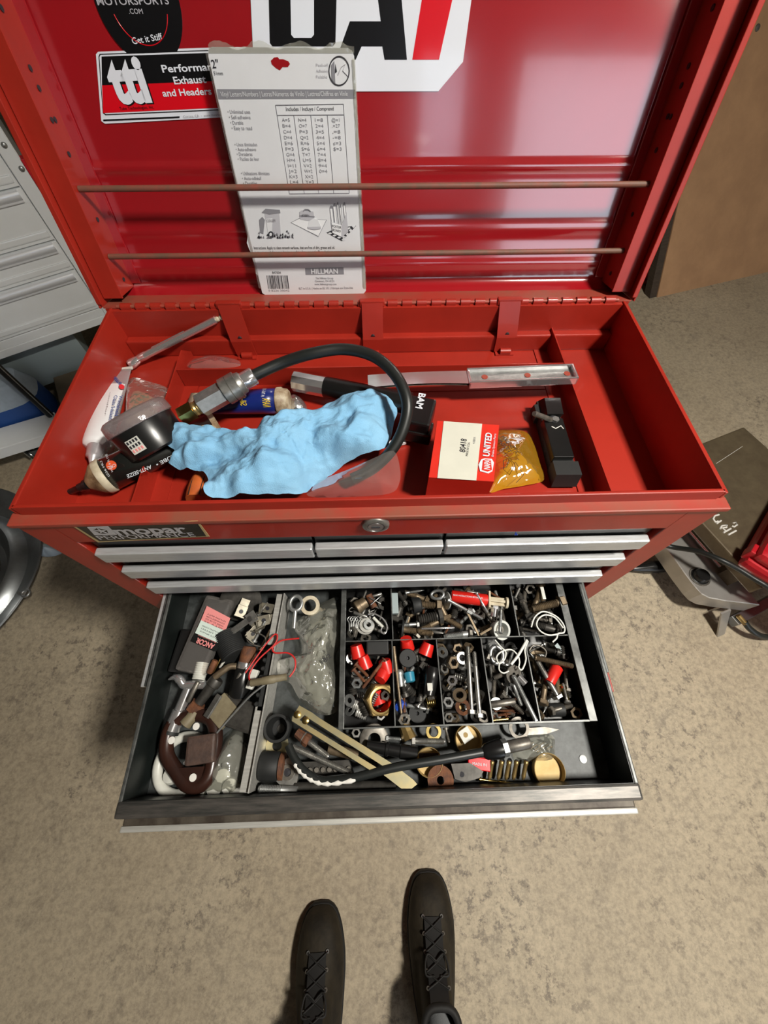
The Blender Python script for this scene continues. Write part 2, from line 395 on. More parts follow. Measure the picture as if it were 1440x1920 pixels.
mb.bb((-.328, .27, .70), (.328, .274, .933), 'black').bb((-.306, .01, .728), (-.304, .27, .933), 'black').bb((.304, .01, .728), (.306, .27, .933), 'black')
cpart(mb, 'body')
mb = MB().bb((-.3045, FYY - .0005, .9445), (.3045, FYY + .008, .980), 'red', .001)
cpart(mb, 'header_panel')
mb = MB().lathe((.0008, FYY - .0005, .9705), (0, -1, 0), [(0, .0135), (.003, .0130), (.0042, .0105), (.0042, .0088), (.003, .0085), (.003, .0001)], 'steel', 28)
mb.lathe((.0008, FYY - .003, .9705), (0, -1, 0), [(0, .008), (.0015, .0075), (.0015, .0001)], 'zinc', 20).bb((-.0035, FYY - .0052, .9697), (.005, FYY - .004, .9713), 'ink')
cpart(mb, 'lock', label='round key lock in the header')
mb = MB().prism([FY(964, 1003, -.0107), FY(967, 997, -.0107), FY(971, 1003, -.0107)], (0, -.0004, 0), 'blue_plastic'); cpart(mb, 'paint_chip', label='small blue chip')
# emblem plate
def fy(x, y): return FY(x, y, -.0112)
NF = V((0, -1, 0))
def ftext(mb, t, a, b, hp, m, **k): return mb.text(t, fy(*a), fy(*b), (fy(*a) - fy(a[0], a[1] - hp)).length, NF, m, **k)
mb = MB().prism([fy(134, 984), fy(371, 976), fy(393, 1005), fy(184, 1016)], (0, -.0006, 0), 'gold_line')
mb.prism([fy(142, 985.5), fy(369, 978), fy(387, 1004), fy(187, 1013.5)], (0, -.0008, 0), 'plate_black')
mb.prism([fy(164, 987), fy(203, 985.5), fy(220, 1001), fy(178, 1002)], (0, -.0010, 0), 'silver_print')
ctr = fy(190.5, 993.8); r = .0064
def pent(r0, ph, k=5): return [ctr + V((r0 * math.cos(ph + 2 * PI * i / k), 0, r0 * math.sin(ph + 2 * PI * i / k))) for i in range(k)]
mb.prism(pent(r, PI / 2), (0, -.0012, 0), 'plate_black')
star = []
for i in range(5): star += [pent(r * .95, PI / 2)[i], pent(r * .26, PI / 2 + PI / 5)[i]]
mb.prism(star, (0, -.0014, 0), 'silver_print')
ftext(mb, 'mopar', (222, 1000.5), (355, 996), 12, 'silver_print', bold=.03, lift=.0012)
ftext(mb, 'PERFORMANCE', (189, 1010), (368, 1003.5), 6.2, 'silver_print', bold=.012, lift=.0012)
cpart(mb, 'emblem_plate', label='black and gold plate reading mopar PERFORMANCE')
# closed drawers with aluminium pulls
def closed(x0, x1, z0, z1, zf):
    d = cpart(MB().bb((x0, -.004, zf), (x1, .004, z1 + .012), 'black').bb((x0 + .004, .004, zf), (x1 - .004, .24, zf + .003), 'black'), 'drawer', label='closed black drawer with aluminium pull')
    mb = MB().bb((x0, -.0150, z0), (x1, -.006, z1), 'alu', .0016)
    mb.bb((x0 + .002, -.008, z0 - .002), (x1 - .002, -.002, z0 + .003), 'blackened'); mb.build('pull', d)
closed(-.300, -.0685, .900, .922, .890); closed(-.0655, .0735, .900, .922, .890); closed(.0765, .300, .900, .922, .890)
closed(-.300, .300, .849, .872, .838); closed(-.300, .300, .789, .815, .778)
# the open drawer
DZ = .718; DT = .770; DW = .289; DY0 = -.247; DY1 = .03
dr = MB()
dr.bb((-DW, DY0, DZ - .003), (DW, DY1, DZ), 'drawer_floor')
for s in (-1, 1):
    dr.bb((s * DW, DY0, DZ - .003), (s * (DW - .0015), DY1, DT), 'drawer_black')
    dr.bb((s * (DW - .001), DY0, DT - .004), (s * (DW + .0035), DY1, DT + .001), 'worn_black', .0012)
dr.bb((-DW, DY1 - .002, DZ), (DW, DY1, DT), 'drawer_black').bb((-DW, DY0 - .001, DZ - .003), (DW, DY0 + .001, DT), 'drawer_black')
drawer = cpart(dr, 'drawer', label='black drawer pulled fully open, full of hardware')
mb = MB().bb((-.293, DY0 - .0155, DT - .006), (.293, DY0 + .001, DT + .002), 'lip_metal', .003)
mb.build('drawer_lip', drawer)
mb = MB().bb((-.287, DY0 - .0235, DT - .022), (.287, DY0 - .012, DT - .009), 'grime', .002).bb((-.289, DY0 - .029, DT - .030), (.289, DY0 - .023, DT - .010), 'alu_light', .0015)
mb.build('pull', drawer)
mb = MB().lathe(G(1093, 1423, DZ), (0, 0, 1), [(0, .005), (.001, .0048), (.0014, .003), (.0014, .0001)], 'zinc', 16); mb.build('rivet', drawer)
for s in (-1, 1):
    ye = -.128
    mb = MB().bb((s * .2945, ye, .742), (s * .2985, .20, .765), 'worn_black', .001).bb((s * .2985, ye + .001, .745), (s * .3035, .20, .750), 'worn_black')
    if s > 0: mb.bb((.2990, -.150, .735), (.3045, .2, .752), 'red', .001)
    else: mb.bb((-.3045, ye, .757), (-.2975, .2, .762), 'alu', .001)
    cpart(mb, 'drawer_slide')
# till dividers
for s in (-1, 1):
    y1 = .273 if s < 0 else .287
    mb = MB().prism([(s * .246, .004, .938), (s * .246, y1, .938), (s * .246, y1, .948 if s < 0 else .966), (s * .246, y1 - (.02 if s < 0 else .004), .966), (s * .246, .004, .966)], (s * .0016, 0, 0), 'red')
    mb.bb((s * .246, .004, .938), (s * .228, y1 - .01, .9394), 'red'); cpart(mb, 'divider')
mb = MB().bb((-.245, .216, .938), (.245, .2175, .966), 'red').bb((-.227, .200, .938), (.227, .2165, .9389), 'red'); cpart(mb, 'divider')
# piano hinge and three straps
hg = cpart(MB().cyl((-.322, .2935, 1.0005), (.322, .2935, 1.0005), .0022, 'dusty_red', 8), 'hinge')
kn = MB().cyl((-.0062, 0, 0), (.0062, 0, 0), .0042, 'red', 10).bb((-.0062, -.0042, -.009), (.0062, -.003, .001), 'red').mesh('hinge_knuckle')
for k in range(34):
    o = bpy.data.objects.new('hinge_knuckle', kn); COL.objects.link(o); o.parent = hg; o.location = (-.310 + k * .0188, .2935, 1.0005)
for i, (xa, xb) in enumerate(((418, 452), (684, 713), (930, 968))):
    a = FY((xa + xb) / 2, 600, .284); x = a.x; sk = (.006, 0, .004)[i]
    mb = MB()
    def pt(dx, y, z, f): return V((x + dx + sk * f, y, z))
    P = [(-.0135, .2895, 1.004, 0), (.0135, .2895, 1.004, 0), (.0135, .2742, .962, 1), (.0135, .2742, .940, 1.3), (-.0135, .2742, .940, 1.3), (-.0135, .2742, .962, 1)]
    f1 = [pt(*P[0]), pt(*P[5]), pt(*P[2]), pt(*P[1])]; mb.prism(f1, (0, -.0016, 0), 'red')
    mb.prism([pt(*P[5]), pt(*P[4]), pt(*P[3]), pt(*P[2])], (0, -.0016, 0), 'red')
    mb.cyl(pt(-.006, .270, .9425, 1.3), pt(.008, .270, .9425, 1.3), .0042, 'red', 12).bb(pt(-.012, .266, .938, 1.3), pt(.013, .276, .940, 1.3), 'red')
    q = pt(0, .2765, .966, .9); mb.cyl(q + V((0, -.0005, 0)), q + V((0, -.0025, -.0006)), .0030, 'ink', 14)
    mb.bb(pt(-.016, .288, .998, 0), pt(.016, .2955, 1.0065, 0), 'red', .0015)
    cpart(mb, 'hinge_strap')
for x, y in ((817, 215), (648, 250)): pass

# ---------------------------------------------------------------- the lid
LW = .343; LD = .050; LT = .305
def dprof(t):
    d = LD - .014 * max(0, 1 - t / .014) ** 2
    d -= .0016 * math.exp(-((t - .070) / .0075) ** 2) + .0016 * math.exp(-((t - .128) / .0045) ** 2) + .0016 * math.exp(-((t - .030) / .005) ** 2)
    return d
mb = MB()
ts = [i / 70 * .15 for i in range(70)] + [.15, .2, .25, LT]
def gl(u, v):
    return None
vs = []; fs = []
for t in ts:
    for x in (-.335, .335): vs.append(lid(x, t, dprof(t)))
for i in range(len(ts) - 1): fs.append((2 * i, 2 * i + 1, 2 * i + 3, 2 * i + 2))
mb.add(vs, fs, 'lid_red', True)
LR = Matrix(((1, 0, 0), (0, LN.y, LUP.y), (0, LN.z, LUP.z)))
LR = Matrix(((1, 0, 0), (0, LBK.y, LUP.y), (0, LBK.z, LUP.z)))
def lbox(mb, x0, x1, t0, t1, d0, d1, m, bev=0):
    return mb.box(lid((x0 + x1) / 2, (t0 + t1) / 2, (d0 + d1) / 2), (abs(x1 - x0), abs(d1 - d0), abs(t1 - t0)), m, bev, LR)
lbox(mb, -LW, LW, -.0015, LT, LD + .001, LD + .003, 'red')
lbox(mb, -LW + .004, LW - .004, -.0015, .0005, -.002, LD, 'dusty_red')
lbox(mb, -LW, LW, LT - .002, LT, 0, LD + .003, 'red', .0008)
lbox(mb, -LW, LW, LT - .006, LT, -.001, .001, 'red')
for s in (-1, 1):
    lbox(mb, s * LW, s * (LW - .002), -.001, LT, -.004, LD + .003, 'red', .0008)
    lbox(mb, s * LW, s * (LW - .006), .004, LT, -.005, -.0025, 'red', .0008)
lidp = cpart(mb, 'lid', label='open lid of the chest, glossy red inside')
for s in (-1, 1):
    mb = MB()
    lbox(mb, s * .316, s * .340, .006, LT - .01, .010, .012, 'red', .0006)
    lbox(mb, s * .316, s * .318, .008, LT - .01, .011, LD - .002, 'red', .0006)
    lbox(mb, s * .305, s * .317, .012, LT - .01, LD - .0035, LD - .0012, 'lid_red', .001)
    for t, d, n in ((.022, .030, 1), (.085, .030, 1), (.142, .030, 1), (.168, .026, 1), (.168, .032, 1), (.190, .028, 1), (.203, .028, 1), (.238, .024, 1)):
        c = lid(s * .3157, t, d); mb.cyl(c, c + V((-s * .0006, 0, 0)), .0024, 'ink', 12)
    mb.build('side_channel', lidp)
for t in (.1145, .050):
    a = lid(-.3155, t, .020); b = lid(.3155, t, .020)
    MB().cyl(a, b, .0030, 'rod', 12).build('retaining_rod', lidp, label='rusty retaining rod')

# stickers and the packaging card on the lid
def lq(x, y): return LP(x, y, LD - .0006)
def lhgt(f, a, hp): return (f(*a) - f(a[0], a[1] - hp)).length
def ltext(mb, t, a, b, hp, m, f=lq, **k): return mb.text(t, f(*a), f(*b), lhgt(f, a, hp), LN, m, **k)
def lpoly(mb, pts, m, k=1, f=lq): return mb.prism([f(*p) for p in pts], LN * (.0002 * k), m)
mb = MB()
lpoly(mb, [(468, -45), (478, 172), (822, 171), (868, 116), (890, -45)], 'sticker_white')
lpoly(mb, [(503, -45), (506, 80), (511, 87), (624, 87), (629, 81), (632, -45), (589, -45), (589, 65), (584, 71), (551, 71), (546, 65), (544, -45)], 'sticker_black', 2)
lpoly(mb, [(712, -45), (749, -45), (763, 112), (721, 112), (717, 87), (678, 87), (667, 112), (630, 112), (656, 40), (714, 40), (709, 0)], 'sticker_black', 2)
lpoly(mb, [(798, -45), (858, -45), (823, 112), (773, 112)], 'sticker_red', 2)
mb.build('sticker', lidp, label='white sticker with big black and red letters')
mb = MB()
c = lq(258, 6); r = (lq(337, 6) - c).length
def lring(c, r, n=48): return [c + V((r * math.cos(2 * PI * i / n), 0, 0)) + LUP * (r * math.sin(2 * PI * i / n)) for i in range(n)]
mb.prism(lring(c, r), LN * .0003, 'sticker_black')
arc = [c + V((r * .66 * math.cos(a), 0, 0)) + LUP * (r * .66 * math.sin(a)) + LN * .0004 for a in [PI * 1.08 + .84 * PI * i / 30 for i in range(31)]]
mb.tube(arc, .0004, 'sticker_red', 4)
ltext(mb, 'MOTORSPORTS', (184, 10), (318, 8), 13, 'ink_light', lift=.0005, bold=.01)
ltext(mb, '.COM', (243, 26), (269, 26), 9, 'ink_light', lift=.0005)
ltext(mb, 'Get it Stiff', (250, 83), (306, 74), 11, 'sticker_white', lift=.0005, bold=.012)
mb.build('sticker', lidp, label='round black sticker reading MOTORSPORTS .COM Get it Stiff')
mb = MB()
lpoly(mb, [(184, 97), (428, 88), (436, 219), (197, 232), (190, 227), (180, 102)], 'sticker_white')
lpoly(mb, [(187, 101), (428, 92.5), (434, 206), (198, 216), (193, 212), (185, 106)], 'sticker_black', 2)
lpoly(mb, [(189, 103), (428, 94.5), (434, 204), (199, 214), (194, 210), (187, 107)], 'sticker_white', 3)
lpoly(mb, [(191, 106), (428, 98), (431, 151), (192, 160)], 'sticker_black', 4)
lpoly(mb, [(192, 160), (431, 151), (433, 201), (194, 212)], 'sticker_red', 4)
lpoly(mb, [(194, 224), (337, 218), (337, 221), (194, 227)], 'sticker_black', 3)
ltext(mb, 'tti', (222, 193), (289, 189), 74, 'sticker_black', lift=.0011, bold=.05)
ltext(mb, 'tti', (219, 191), (286, 187), 74, 'sticker_white', lift=.0013, bold=.05)
ltext(mb, 'Performance', (306, 136), (422, 131), 13, 'sticker_white', lift=.0012, bold=.02)
ltext(mb, 'Exhaust', (328, 158), (388, 155), 13, 'sticker_white', lift=.0012, bold=.02)
ltext(mb, 'and Headers', (307, 181), (398, 177), 12, 'sticker_white', lift=.0012, bold=.02)
ltext(mb, 'Tube Technologies, Inc.', (226, 206), (290, 203), 5, 'sticker_black', lift=.0012)
ltext(mb, 'Corona, CA  -  www.ttiexhaust.com', (345, 221), (432, 216), 4.5, 'ink_grey', lift=.001)
mb.build('sticker', lidp, label='black, red and white sticker reading tti Performance Exhaust and Headers')

CDD = .034
def cq(x, y): return LP(x, y, CDD)
def cpoly(mb, pts, m, k=1): return mb.prism([cq(*p) for p in pts], LN * (.0002 * k), m)
def ctext(mb, t, a, b, hp, m, **k): return ltext(mb, t, a, b, hp, m, f=cq, **k)
card = thing('packaging_card', 'white printed letter-kit packaging card tucked behind the rods of the red lid', 'card')
mb = MB()
mb.prism([cq(*p) for p in [(397, 88), (652, 90), (660, 95), (664, 105), (686, 545), (681, 551), (500, 554), (492, 549), (484, 516), (480, 513), (479, 500), (474, 485), (473, 478), (467, 466), (463, 455), (465, 440), (391, 106), (391, 94)]], LN * .0008, 'card')
cpoly(mb, [(508, 114), (514, 108), (521, 107), (524, 111), (531, 111), (541, 115), (544, 120), (540, 126), (530, 126), (525, 132), (518, 128), (510, 121)], 'lid_red', 5)
cpoly(mb, [(407, 167), (666, 168), (667, 185), (410, 186)], 'ink_grey', 5)
ctext(mb, 'Vinyl Letters/Numbers | Letras/N\u00fameros de Vinilo | Lettres/Chiffres en Vinle', (415, 181), (652, 180), 9, 'card', lift=.0013)
ctext(mb, '2"', (399, 128), (412, 127), 15, 'ink', lift=.0011, bold=.01); ctext(mb, '51mm', (402, 141), (419, 141), 7, 'ink', lift=.0011)
for i, s in enumerate(('Peel-off', 'Adhesive', 'Pelable')): ctext(mb, s, (593, 125 + i * 11), (616 - i, 125 + i * 11), 6, 'ink_light', lift=.0011)
el = [cq(636 + 19 * math.cos(a), 133 + 27 * math.sin(a)) + LN * .0012 for a in [2 * PI * i / 30 for i in range(30)]]
mb.tube(el, .0005, 'ink', 4, True)
cpoly(mb, [(621, 122), (627, 114), (629, 158), (622, 148)], 'ink_grey', 6); cpoly(mb, [(629, 120), (632, 134), (628, 138)], 'ink', 6)
mb.tube([cq(*p) + LN * .0012 for p in ((634, 140), (640, 126), (648, 120), (643, 133), (653, 143))], .0003, 'ink_light', 4)
for i, s in enumerate(('Unlimited uses', 'Self-adhesive', 'Durable', 'Easy to read')):
    y = 213 + i * 10.2; x = 428 + i * 2.5; ctext(mb, '\u2022 ' + s, (x, y), (x + (42, 40, 24, 38)[i], y), 7, 'ink_grey', lift=.0011)
for i, s in enumerate(('Usos ilimitados', 'Auto-adhesivo', 'Duraderas', 'F\u00e1ciles de leer')):
    y = 274 + i * 9; x = 441 + i * 2; ctext(mb, '\u2022 ' + s, (x, y), (x + (42, 38, 29, 40)[i], y), 6.5, 'ink_grey', lift=.0011)
for i, s in enumerate(('Utilisations illimit\u00e9es', 'Auto-adh\u00e9sif', 'Durables')):
    y = 328 + i * 9.2; x = 453 + i * 2; ctext(mb, '\u2022 ' + s, (x, y), (x + (53, 36, 26)[i], y), 6.5, 'ink_grey', lift=.0011)
def cline(a, b, r=.00028): mb.tube([cq(*a) + LN * .0011, cq(*b) + LN * .0011], r, 'ink_grey', 4)
for a, b in (((517, 197), (644, 195)), ((520, 216), (645, 215)), ((517, 197), (543, 363)), ((644, 195), (655, 362)), ((551, 215), (571, 363)), ((583, 215), (598, 363)), ((614, 215), (626, 362)), ((543, 363), (655, 362))): cline(a, b)
ctext(mb, 'Includes / Incluye / Comprend', (537, 208), (626, 207), 7.5, 'ink', lift=.0011)
cols = (('A=5 B=4 C=4 D=4 E=6 F=3 G=4 H=4 I=11 J=2 K=3 L=4', 529, 1.45), ('N=4 O=7 P=3 Q=2 R=6 S=6 T=7 U=5 V=2 W=2 X=2 Y=3', 560, 1.25), ('1=8 2=4 3=5 4=4 5=4 6=4 7=4 8=4 9=4 0=4', 591, .9), ('@=1 .=27 ,=8 -=8 \u00a2=3 $=3', 622, .75))
for s, x, dx in cols:
    for i, w_ in enumerate(s.split()):
        y = 228 + i * 11.1 - i * i * .05; ctext(mb, w_, (x + i * dx, y), (x + i * dx + 15, y), 6.5, 'ink_grey', lift=.0011)
# small drawings: bin with weeds, lunch box and hard hat on a board, poster-board holder
cpoly(mb, [(496, 401), (524, 400), (527, 443), (505, 446)], 'ink_light', 5); cpoly(mb, [(491, 398), (498, 391), (525, 393), (526, 399), (505, 402)], 'ink_grey', 6)
cpoly(mb, [(499, 410), (511, 409), (510, 438), (503, 440)], 'card', 6)
for a in ((508, 439, 5, 'ink'), (508, 439, 2.5, 'card')):
    mb.prism([cq(a[0] + a[2] * math.cos(q), a[1] + a[2] * 1.2 * math.sin(q)) for q in [2 * PI * i / 16 for i in range(16)]], LN * (.0014 if a[3] == 'ink' else .0016), a[3])
for i in range(46):
    x = rnd.uniform(480, 550); y = 446 - rnd.random() * (10 if 500 < x < 528 else 20) * rnd.random(); cpoly(mb, [(x, y), (x + 2.5, y - 3.5), (x + 3.5, y + 1.5)], rnd.choice(('ink', 'ink_grey')), 7)
cpoly(mb, [(486, 412), (492, 406), (497, 412), (494, 438), (488, 436)], 'ink_grey', 6)
ctext(mb, 'COLLEM', (501, 416), (517, 415), 5, 'ink_grey', lift=.0016)
cpoly(mb, [(545, 417), (562, 408), (613, 412), (597, 444)], 'ink_grey', 5); cpoly(mb, [(546.5, 417), (562, 409.5), (611.5, 412.5), (597, 442)], 'paper', 6)
cpoly(mb, [(562, 397), (566, 394), (588, 396), (590, 410), (586, 415), (563, 411)], 'ink_light', 7); cpoly(mb, [(562, 403), (590, 405), (590, 407), (562, 405)], 'ink_grey', 8)
mb.tube([cq(*p) + LN * .0018 for p in ((569, 395), (572, 392), (579, 392), (583, 396))], .0005, 'ink_grey', 4)
cpoly(mb, [(577, 425), (580, 414), (588, 409), (596, 411), (601, 422), (602, 426), (590, 428)], 'card', 8); cpoly(mb, [(577, 425), (602, 424), (602, 428), (590, 430), (578, 428)], 'ink_light', 9)
ctext(mb, 'JOSEPH', (566, 405), (580, 405), 4, 'ink', lift=.002)
cpoly(mb, [(612, 436), (634, 426), (668, 423), (641, 452)], 'ink', 5)
for i in range(7):
    for j in range(2):
        x0 = 615 + i * 4.2 + j * 6; y0 = 437 + i * 2 - j * 3; x1 = 645 + i * 3; y1 = 449 - i * 3.6
        if (i + j) % 2 == 0:
            cpoly(mb, [(x0, y0), (x0 + 4, y0 - 2), (x0 + 8, y0), (x0 + 4, y0 + 2)], 'card', 6)
            cpoly(mb, [(x1 - j * 6, y1 - j * 1), (x1 + 3.4 - j * 6, y1 - 3.4), (x1 + 1 - j * 6, y1 - 6), (x1 - 3 - j * 6, y1 - 3)], 'card', 6)
for x0, x1, yt in ((618, 624, 388), (624, 630, 384), (631, 635, 381), (643, 648, 382), (636, 640, 386)):
    cpoly(mb, [(x0, yt + 2), (x0 + 2, yt - 3), (x1 - 1, yt - 3), (x1, yt + 2), (x1 + 3, 424), (x0 + 4, 424)], 'ink_grey', 6); cpoly(mb, [(x0 + 1, yt + 3), (x1 - 1, yt + 3), (x1 + 2, 422), (x0 + 5, 422)], 'paper', 7)
cpoly(mb, [(621, 415), (641, 421), (650, 397), (653, 434), (641, 444), (623, 436)], 'ink_light', 8); cpoly(mb, [(622, 416), (640, 422), (640, 443), (624, 436)], 'paper', 9)
ctext(mb, 'POSTER', (623, 425), (640, 428), 4.5, 'ink', lift=.0022); ctext(mb, 'BOARD', (624, 432), (639, 435), 4.5, 'ink', lift=.0022)
ctext(mb, 'Instructions: Apply to clean smooth surfaces, that are free of dirt, grease and oil.', (477, 467), (628, 466), 5.5, 'ink', lift=.0011)
ctext(mb, 'Instrucciones: Aplique para limpiar superficies lisas, que est\u00e9n libres de tierra, grasa y aceite.', (479, 475.5), (653, 473.5), 5.5, 'ink', lift=.0011)
cpoly(mb, [(572, 502), (644, 501), (645, 514), (573, 515)], 'ink_grey', 5); ctext(mb, 'HILLMAN', (584, 513), (634, 512), 9, 'card', lift=.0014, bold=.025)
ctext(mb, '847004', (511, 513), (527, 513), 4.5, 'ink', lift=.0011)
x = 500
while x < 538:
    wd = rnd.choice((.7, 1, 1.6, .6)); q = (x - 500) * .02; cpoly(mb, [(x, 516), (x + wd, 516), (x + wd + 3, 541), (x + 3, 541)], 'ink', 5); x += wd + rnd.choice((.8, 1.1, 1.4))
ctext(mb, '0 8236 30042', (504, 546), (543, 546), 3.5, 'ink_grey', lift=.0011)
for i, (s, x0, x1) in enumerate((('The Hillman Group', 592, 625), ('Cincinnati, OH 45231', 591, 627), ('www.hillmangroup.com', 590, 631))): ctext(mb, s, (x0, 523 + i * 5.6), (x1, 523 + i * 5.6), 4, 'ink_grey', lift=.0011)
ctext(mb, 'BLT in U.S.A. | Hecho en EE. UU. | Fabriqu\u00e9 aux \u00c9tats-Unis', (561, 542.5), (662, 541), 4, 'ink_grey', lift=.0011)
mb.build('card_sheet', card)
mb = MB()
def film(u, v):
    p = cq(392 + 272 * u, 100 - 14 * v); k = .0018 * crumple(p, 120, 3) * v; return p + LUP * (k + .002 * math.sin(u * 23) * v * v) + LN * (.0012 + k)
mb.grid(film, 60, 5, 'bag_clear'); 
mb.grid(lambda u, v: cq(391 + 100 * v - 5 * u + 0, 100 + 440 * v) + LN * (.0011 + .0006 * crumple(cq(400, 100 + 440 * v), 150, 5)), 3, 60, 'film_clear')
mb.grid(lambda u, v: cq(664 + 21 * v + 2 - 6 * u, 110 + 430 * v) + LN * (.0011 + .0012 * crumple(cq(660 - 6 * u, 110 + 430 * v), 260, 9)), 4, 80, 'bag_clear')
mb.build('shrink_film', card, label='crinkled clear film')
rethink(card)

# ================================================================ things standing around the chest
# lower roll cabinet that carries the chest
cab = thing('roll_cabinet', 'red rolling tool cabinet carrying the open tool chest', 'cabinet', (0, .15, 0))
MB().bb((-.335, -.145, .12), (.335, .155, .69), 'red', .003).build('body', cab)
for i in range(3):
    d = MB().bb((-.30, -.150, .15 + i * .175), (.30, -.145, .31 + i * .175), 'red', .001).build('drawer', cab)
    MB().bb((-.30, -.158, .285 + i * .175), (.30, -.149, .305 + i * .175), 'alu', .001).build('pull', d)
for x in (-.28, .28):
    for y in (-.10, .11):
        c = MB().cyl((x - .012, y, .045), (x + .012, y, .045), .045, 'rubber', 20).bb((x - .02, y - .02, .085), (x + .02, y + .02, .12), 'zinc').build('caster', cab)

# white tool cabinet: u along its front, n towards the chest
WO = V((-1.07, 1.28, 0)); wang = math.atan2(.538, .843)
wc = thing('tool_cabinet', 'white tool cabinet with chrome drawer pulls behind the red chest', 'cabinet', WO, wang)
mb = MB().bb((-.85, .004, .298), (.062, .46, .875), 'white_paint', .004).bb((.022, -.008, .30), (.060, .01, .87), 'white_paint', .002)
mb.bb((-.85, -.006, .295), (.055, .01, .322), 'white_paint', .002).bb((-.85, -.003, .322), (.03, .01, .352), 'white_paint', .003)
mb.build('body', wc)
mb = MB().bb((.061, -.004, .34), (.078, .03, .80), 'case_red', .001); mb.build('red_trim', wc, label='red strip along its edge')
for z0, z1 in ((.355, .498), (.502, .594), (.598, .742), (.746, .865)):
    d = MB().bb((-.84, -.006, z0), (.019, .004, z1), 'white_paint', .002).bb((-.84, -.009, z0 + .010), (.012, -.004, z0 + .030), 'white_paint', .004).build('drawer', wc)
    if z1 < .8: MB().lathe((-.83, -.008, z1 - .014), (1, 0, 0), [(0, .0105), (.835, .0105)], 'pull_chrome_lit', 16, sc=(1, 1.35)).bb((-.83, -.012, z1 - .034), (.005, -.004, z1 - .020), 'pull_chrome_lit', .002).build('pull', d)
for s, z in ((.044, .837), (.050, .782)):
    MB().lathe((s, -.007, z), (0, -1, 0), [(0, .008), (.003, .007), (.005, .004), (.0055, .0001)], 'zinc', 16).build('rivet', wc)
mb = MB().bb((-.80, .06, .10), (-.13, .40, .296), 'shaded_white_grey').bb((-.02, .05, .20), (.05, .42, .296), 'shaded_white_grey'); mb.build('base', wc)
for x in (-.76, -.02):
    for y in (.1, .38): MB().cyl((x - .015, y, .05), (x + .015, y, .05), .05, 'rubber', 20).bb((x - .02, y - .02, .09), (x + .02, y + .02, .2), 'black').build('caster', wc)
bx = recentre(MB().box((-1.10, 1.16, .09), (.42, .20, .14), 'cardboard', .004, Matrix.Rotation(.5, 3, 'Z')).build('cardboard_box'))
bx.location.z = 0; tag(bx, 'dusty brown cardboard box on the floor below the white cabinet', 'box')

# low white dolly with a black handle post
dl = thing('dolly', 'low white dolly with a black upright post in front of the white cabinet', 'dolly', (-1.30, .86, 0), math.atan2(.405, .914))
mb = MB().bb((-.50, -.055, .105), (.085, .055, .15), 'white_paint', .003); mb.build('rail', dl)
mb = MB().tube([(.072, .04, .148), (.058, .058, .36), (.045, .075, .58)], .012, 'black_plastic', 10); mb.tube([(.082, .028, .15), (.068, .046, .36), (.055, .063, .58)], .002, 'zinc', 6); mb.build('post', dl)
for x in (-.03, -.42):
    c = MB().cyl((x - .045, -.01, .042), (x - .020, .01, .042), .042, 'rubber', 24)
    c.cyl((x - .047, -.011, .042), (x - .044, -.009, .042), .026, 'galv', 20).bb((x - .055, -.03, .085), (x - .005, .035, .105), 'zinc', .002).bb((x - .053, -.02, .04), (x - .049, .02, .09), 'zinc').bb((x - .016, -.02, .04), (x - .012, .02, .09), 'zinc'); c.build('caster', dl)
# bag on the dolly
bgm = MB(); pts = []
for k, (z, a, b) in enumerate(((.0, .10, .08), (.02, .12, .10), (.10, .125, .10), (.20, .12, .09), (.27, .09, .06), (.30, .03, .02))):
    for j in range(24):
        t = 2 * PI * j / 24; e = (abs(math.cos(t)) ** 3 + abs(math.sin(t)) ** 3) ** (-1 / 3); q = V((a * e * math.cos(t), b * e * math.sin(t), z)); pts.append(q + V((0, 0, 0)) + q.normalized() * .008 * noise.noise(q * 25))
f = [(k * 24 + j, k * 24 + (j + 1) % 24, (k + 1) * 24 + (j + 1) % 24, (k + 1) * 24 + j) for k in range(5) for j in range(24)]
for k in range(5): bgm.add(pts, [f[k * 24 + j] for j in range(24)], ('bag_white', 'bag_white', 'bag_blue', 'bag_white', 'bag_white')[k], True)
bgm.add(pts[:24][::-1], [tuple(range(24))], 'bag_white'); bgm.text('RA', (.02, -.1035, .045), (.09, -.1035, .045), .045, (0, -1, 0), 'ink', bold=.02, lift=.003)
o = bgm.build('sack'); tag(o, 'white and blue printed sack standing behind the black post', 'sack'); o.location = (-1.415, .985, 0); o.rotation_euler = (0, 0, .45)

# galvanised round pan on the floor
pn = thing('metal_pan', 'large round shiny metal pan with a stepped dark centre on the floor', 'pan', (-1.447, .288, 0))
mb = MB().lathe((0, 0, 0), (0, 0, 1), [(0, .20), (.01, .24), (.06, .31), (.096, .347), (.100, .351), (.104, .348), (.100, .343), (.07, .312), (.05, .27), (.075, .25), (.08, .235), (.06, .215), (.03, .19), (.02, .0001)], 'galv', 64, cap=False); mb.build('dish', pn)
mb = MB().lathe((0, 0, .02), (0, 0, 1), [(0, .17), (.03, .168), (.05, .15), (.05, .0001)], 'blackened', 40); mb.build('centre_plate', pn)
q = G(50, 1113, .104) - V((-1.447, .288, 0)); mb = MB().tube([q + V((.011 * math.cos(a), .011 * math.sin(a), .004)) for a in [2 * PI * i / 16 for i in range(16)]], .0035, 'zinc', 8, True)
q2 = G(36, 1112, .098) - V((-1.447, .288, 0)); mb.tube([q + V((-.008, 0, .002)), q2], .006, 'zinc', 8); mb.build('eyelet', pn)
wr = sheet([G(x, y, .004) for x, y in ((60, 1033), (75, 1020), (100, 1024), (118, 1036), (100, 1044), (75, 1043))], None, .03, .012, 40, 4, 'bag_white', rings=8)
tag(recentre(wr.build('plastic_wrapper')), 'crumpled pale plastic wrapper on the floor beside the metal pan', 'wrapper')

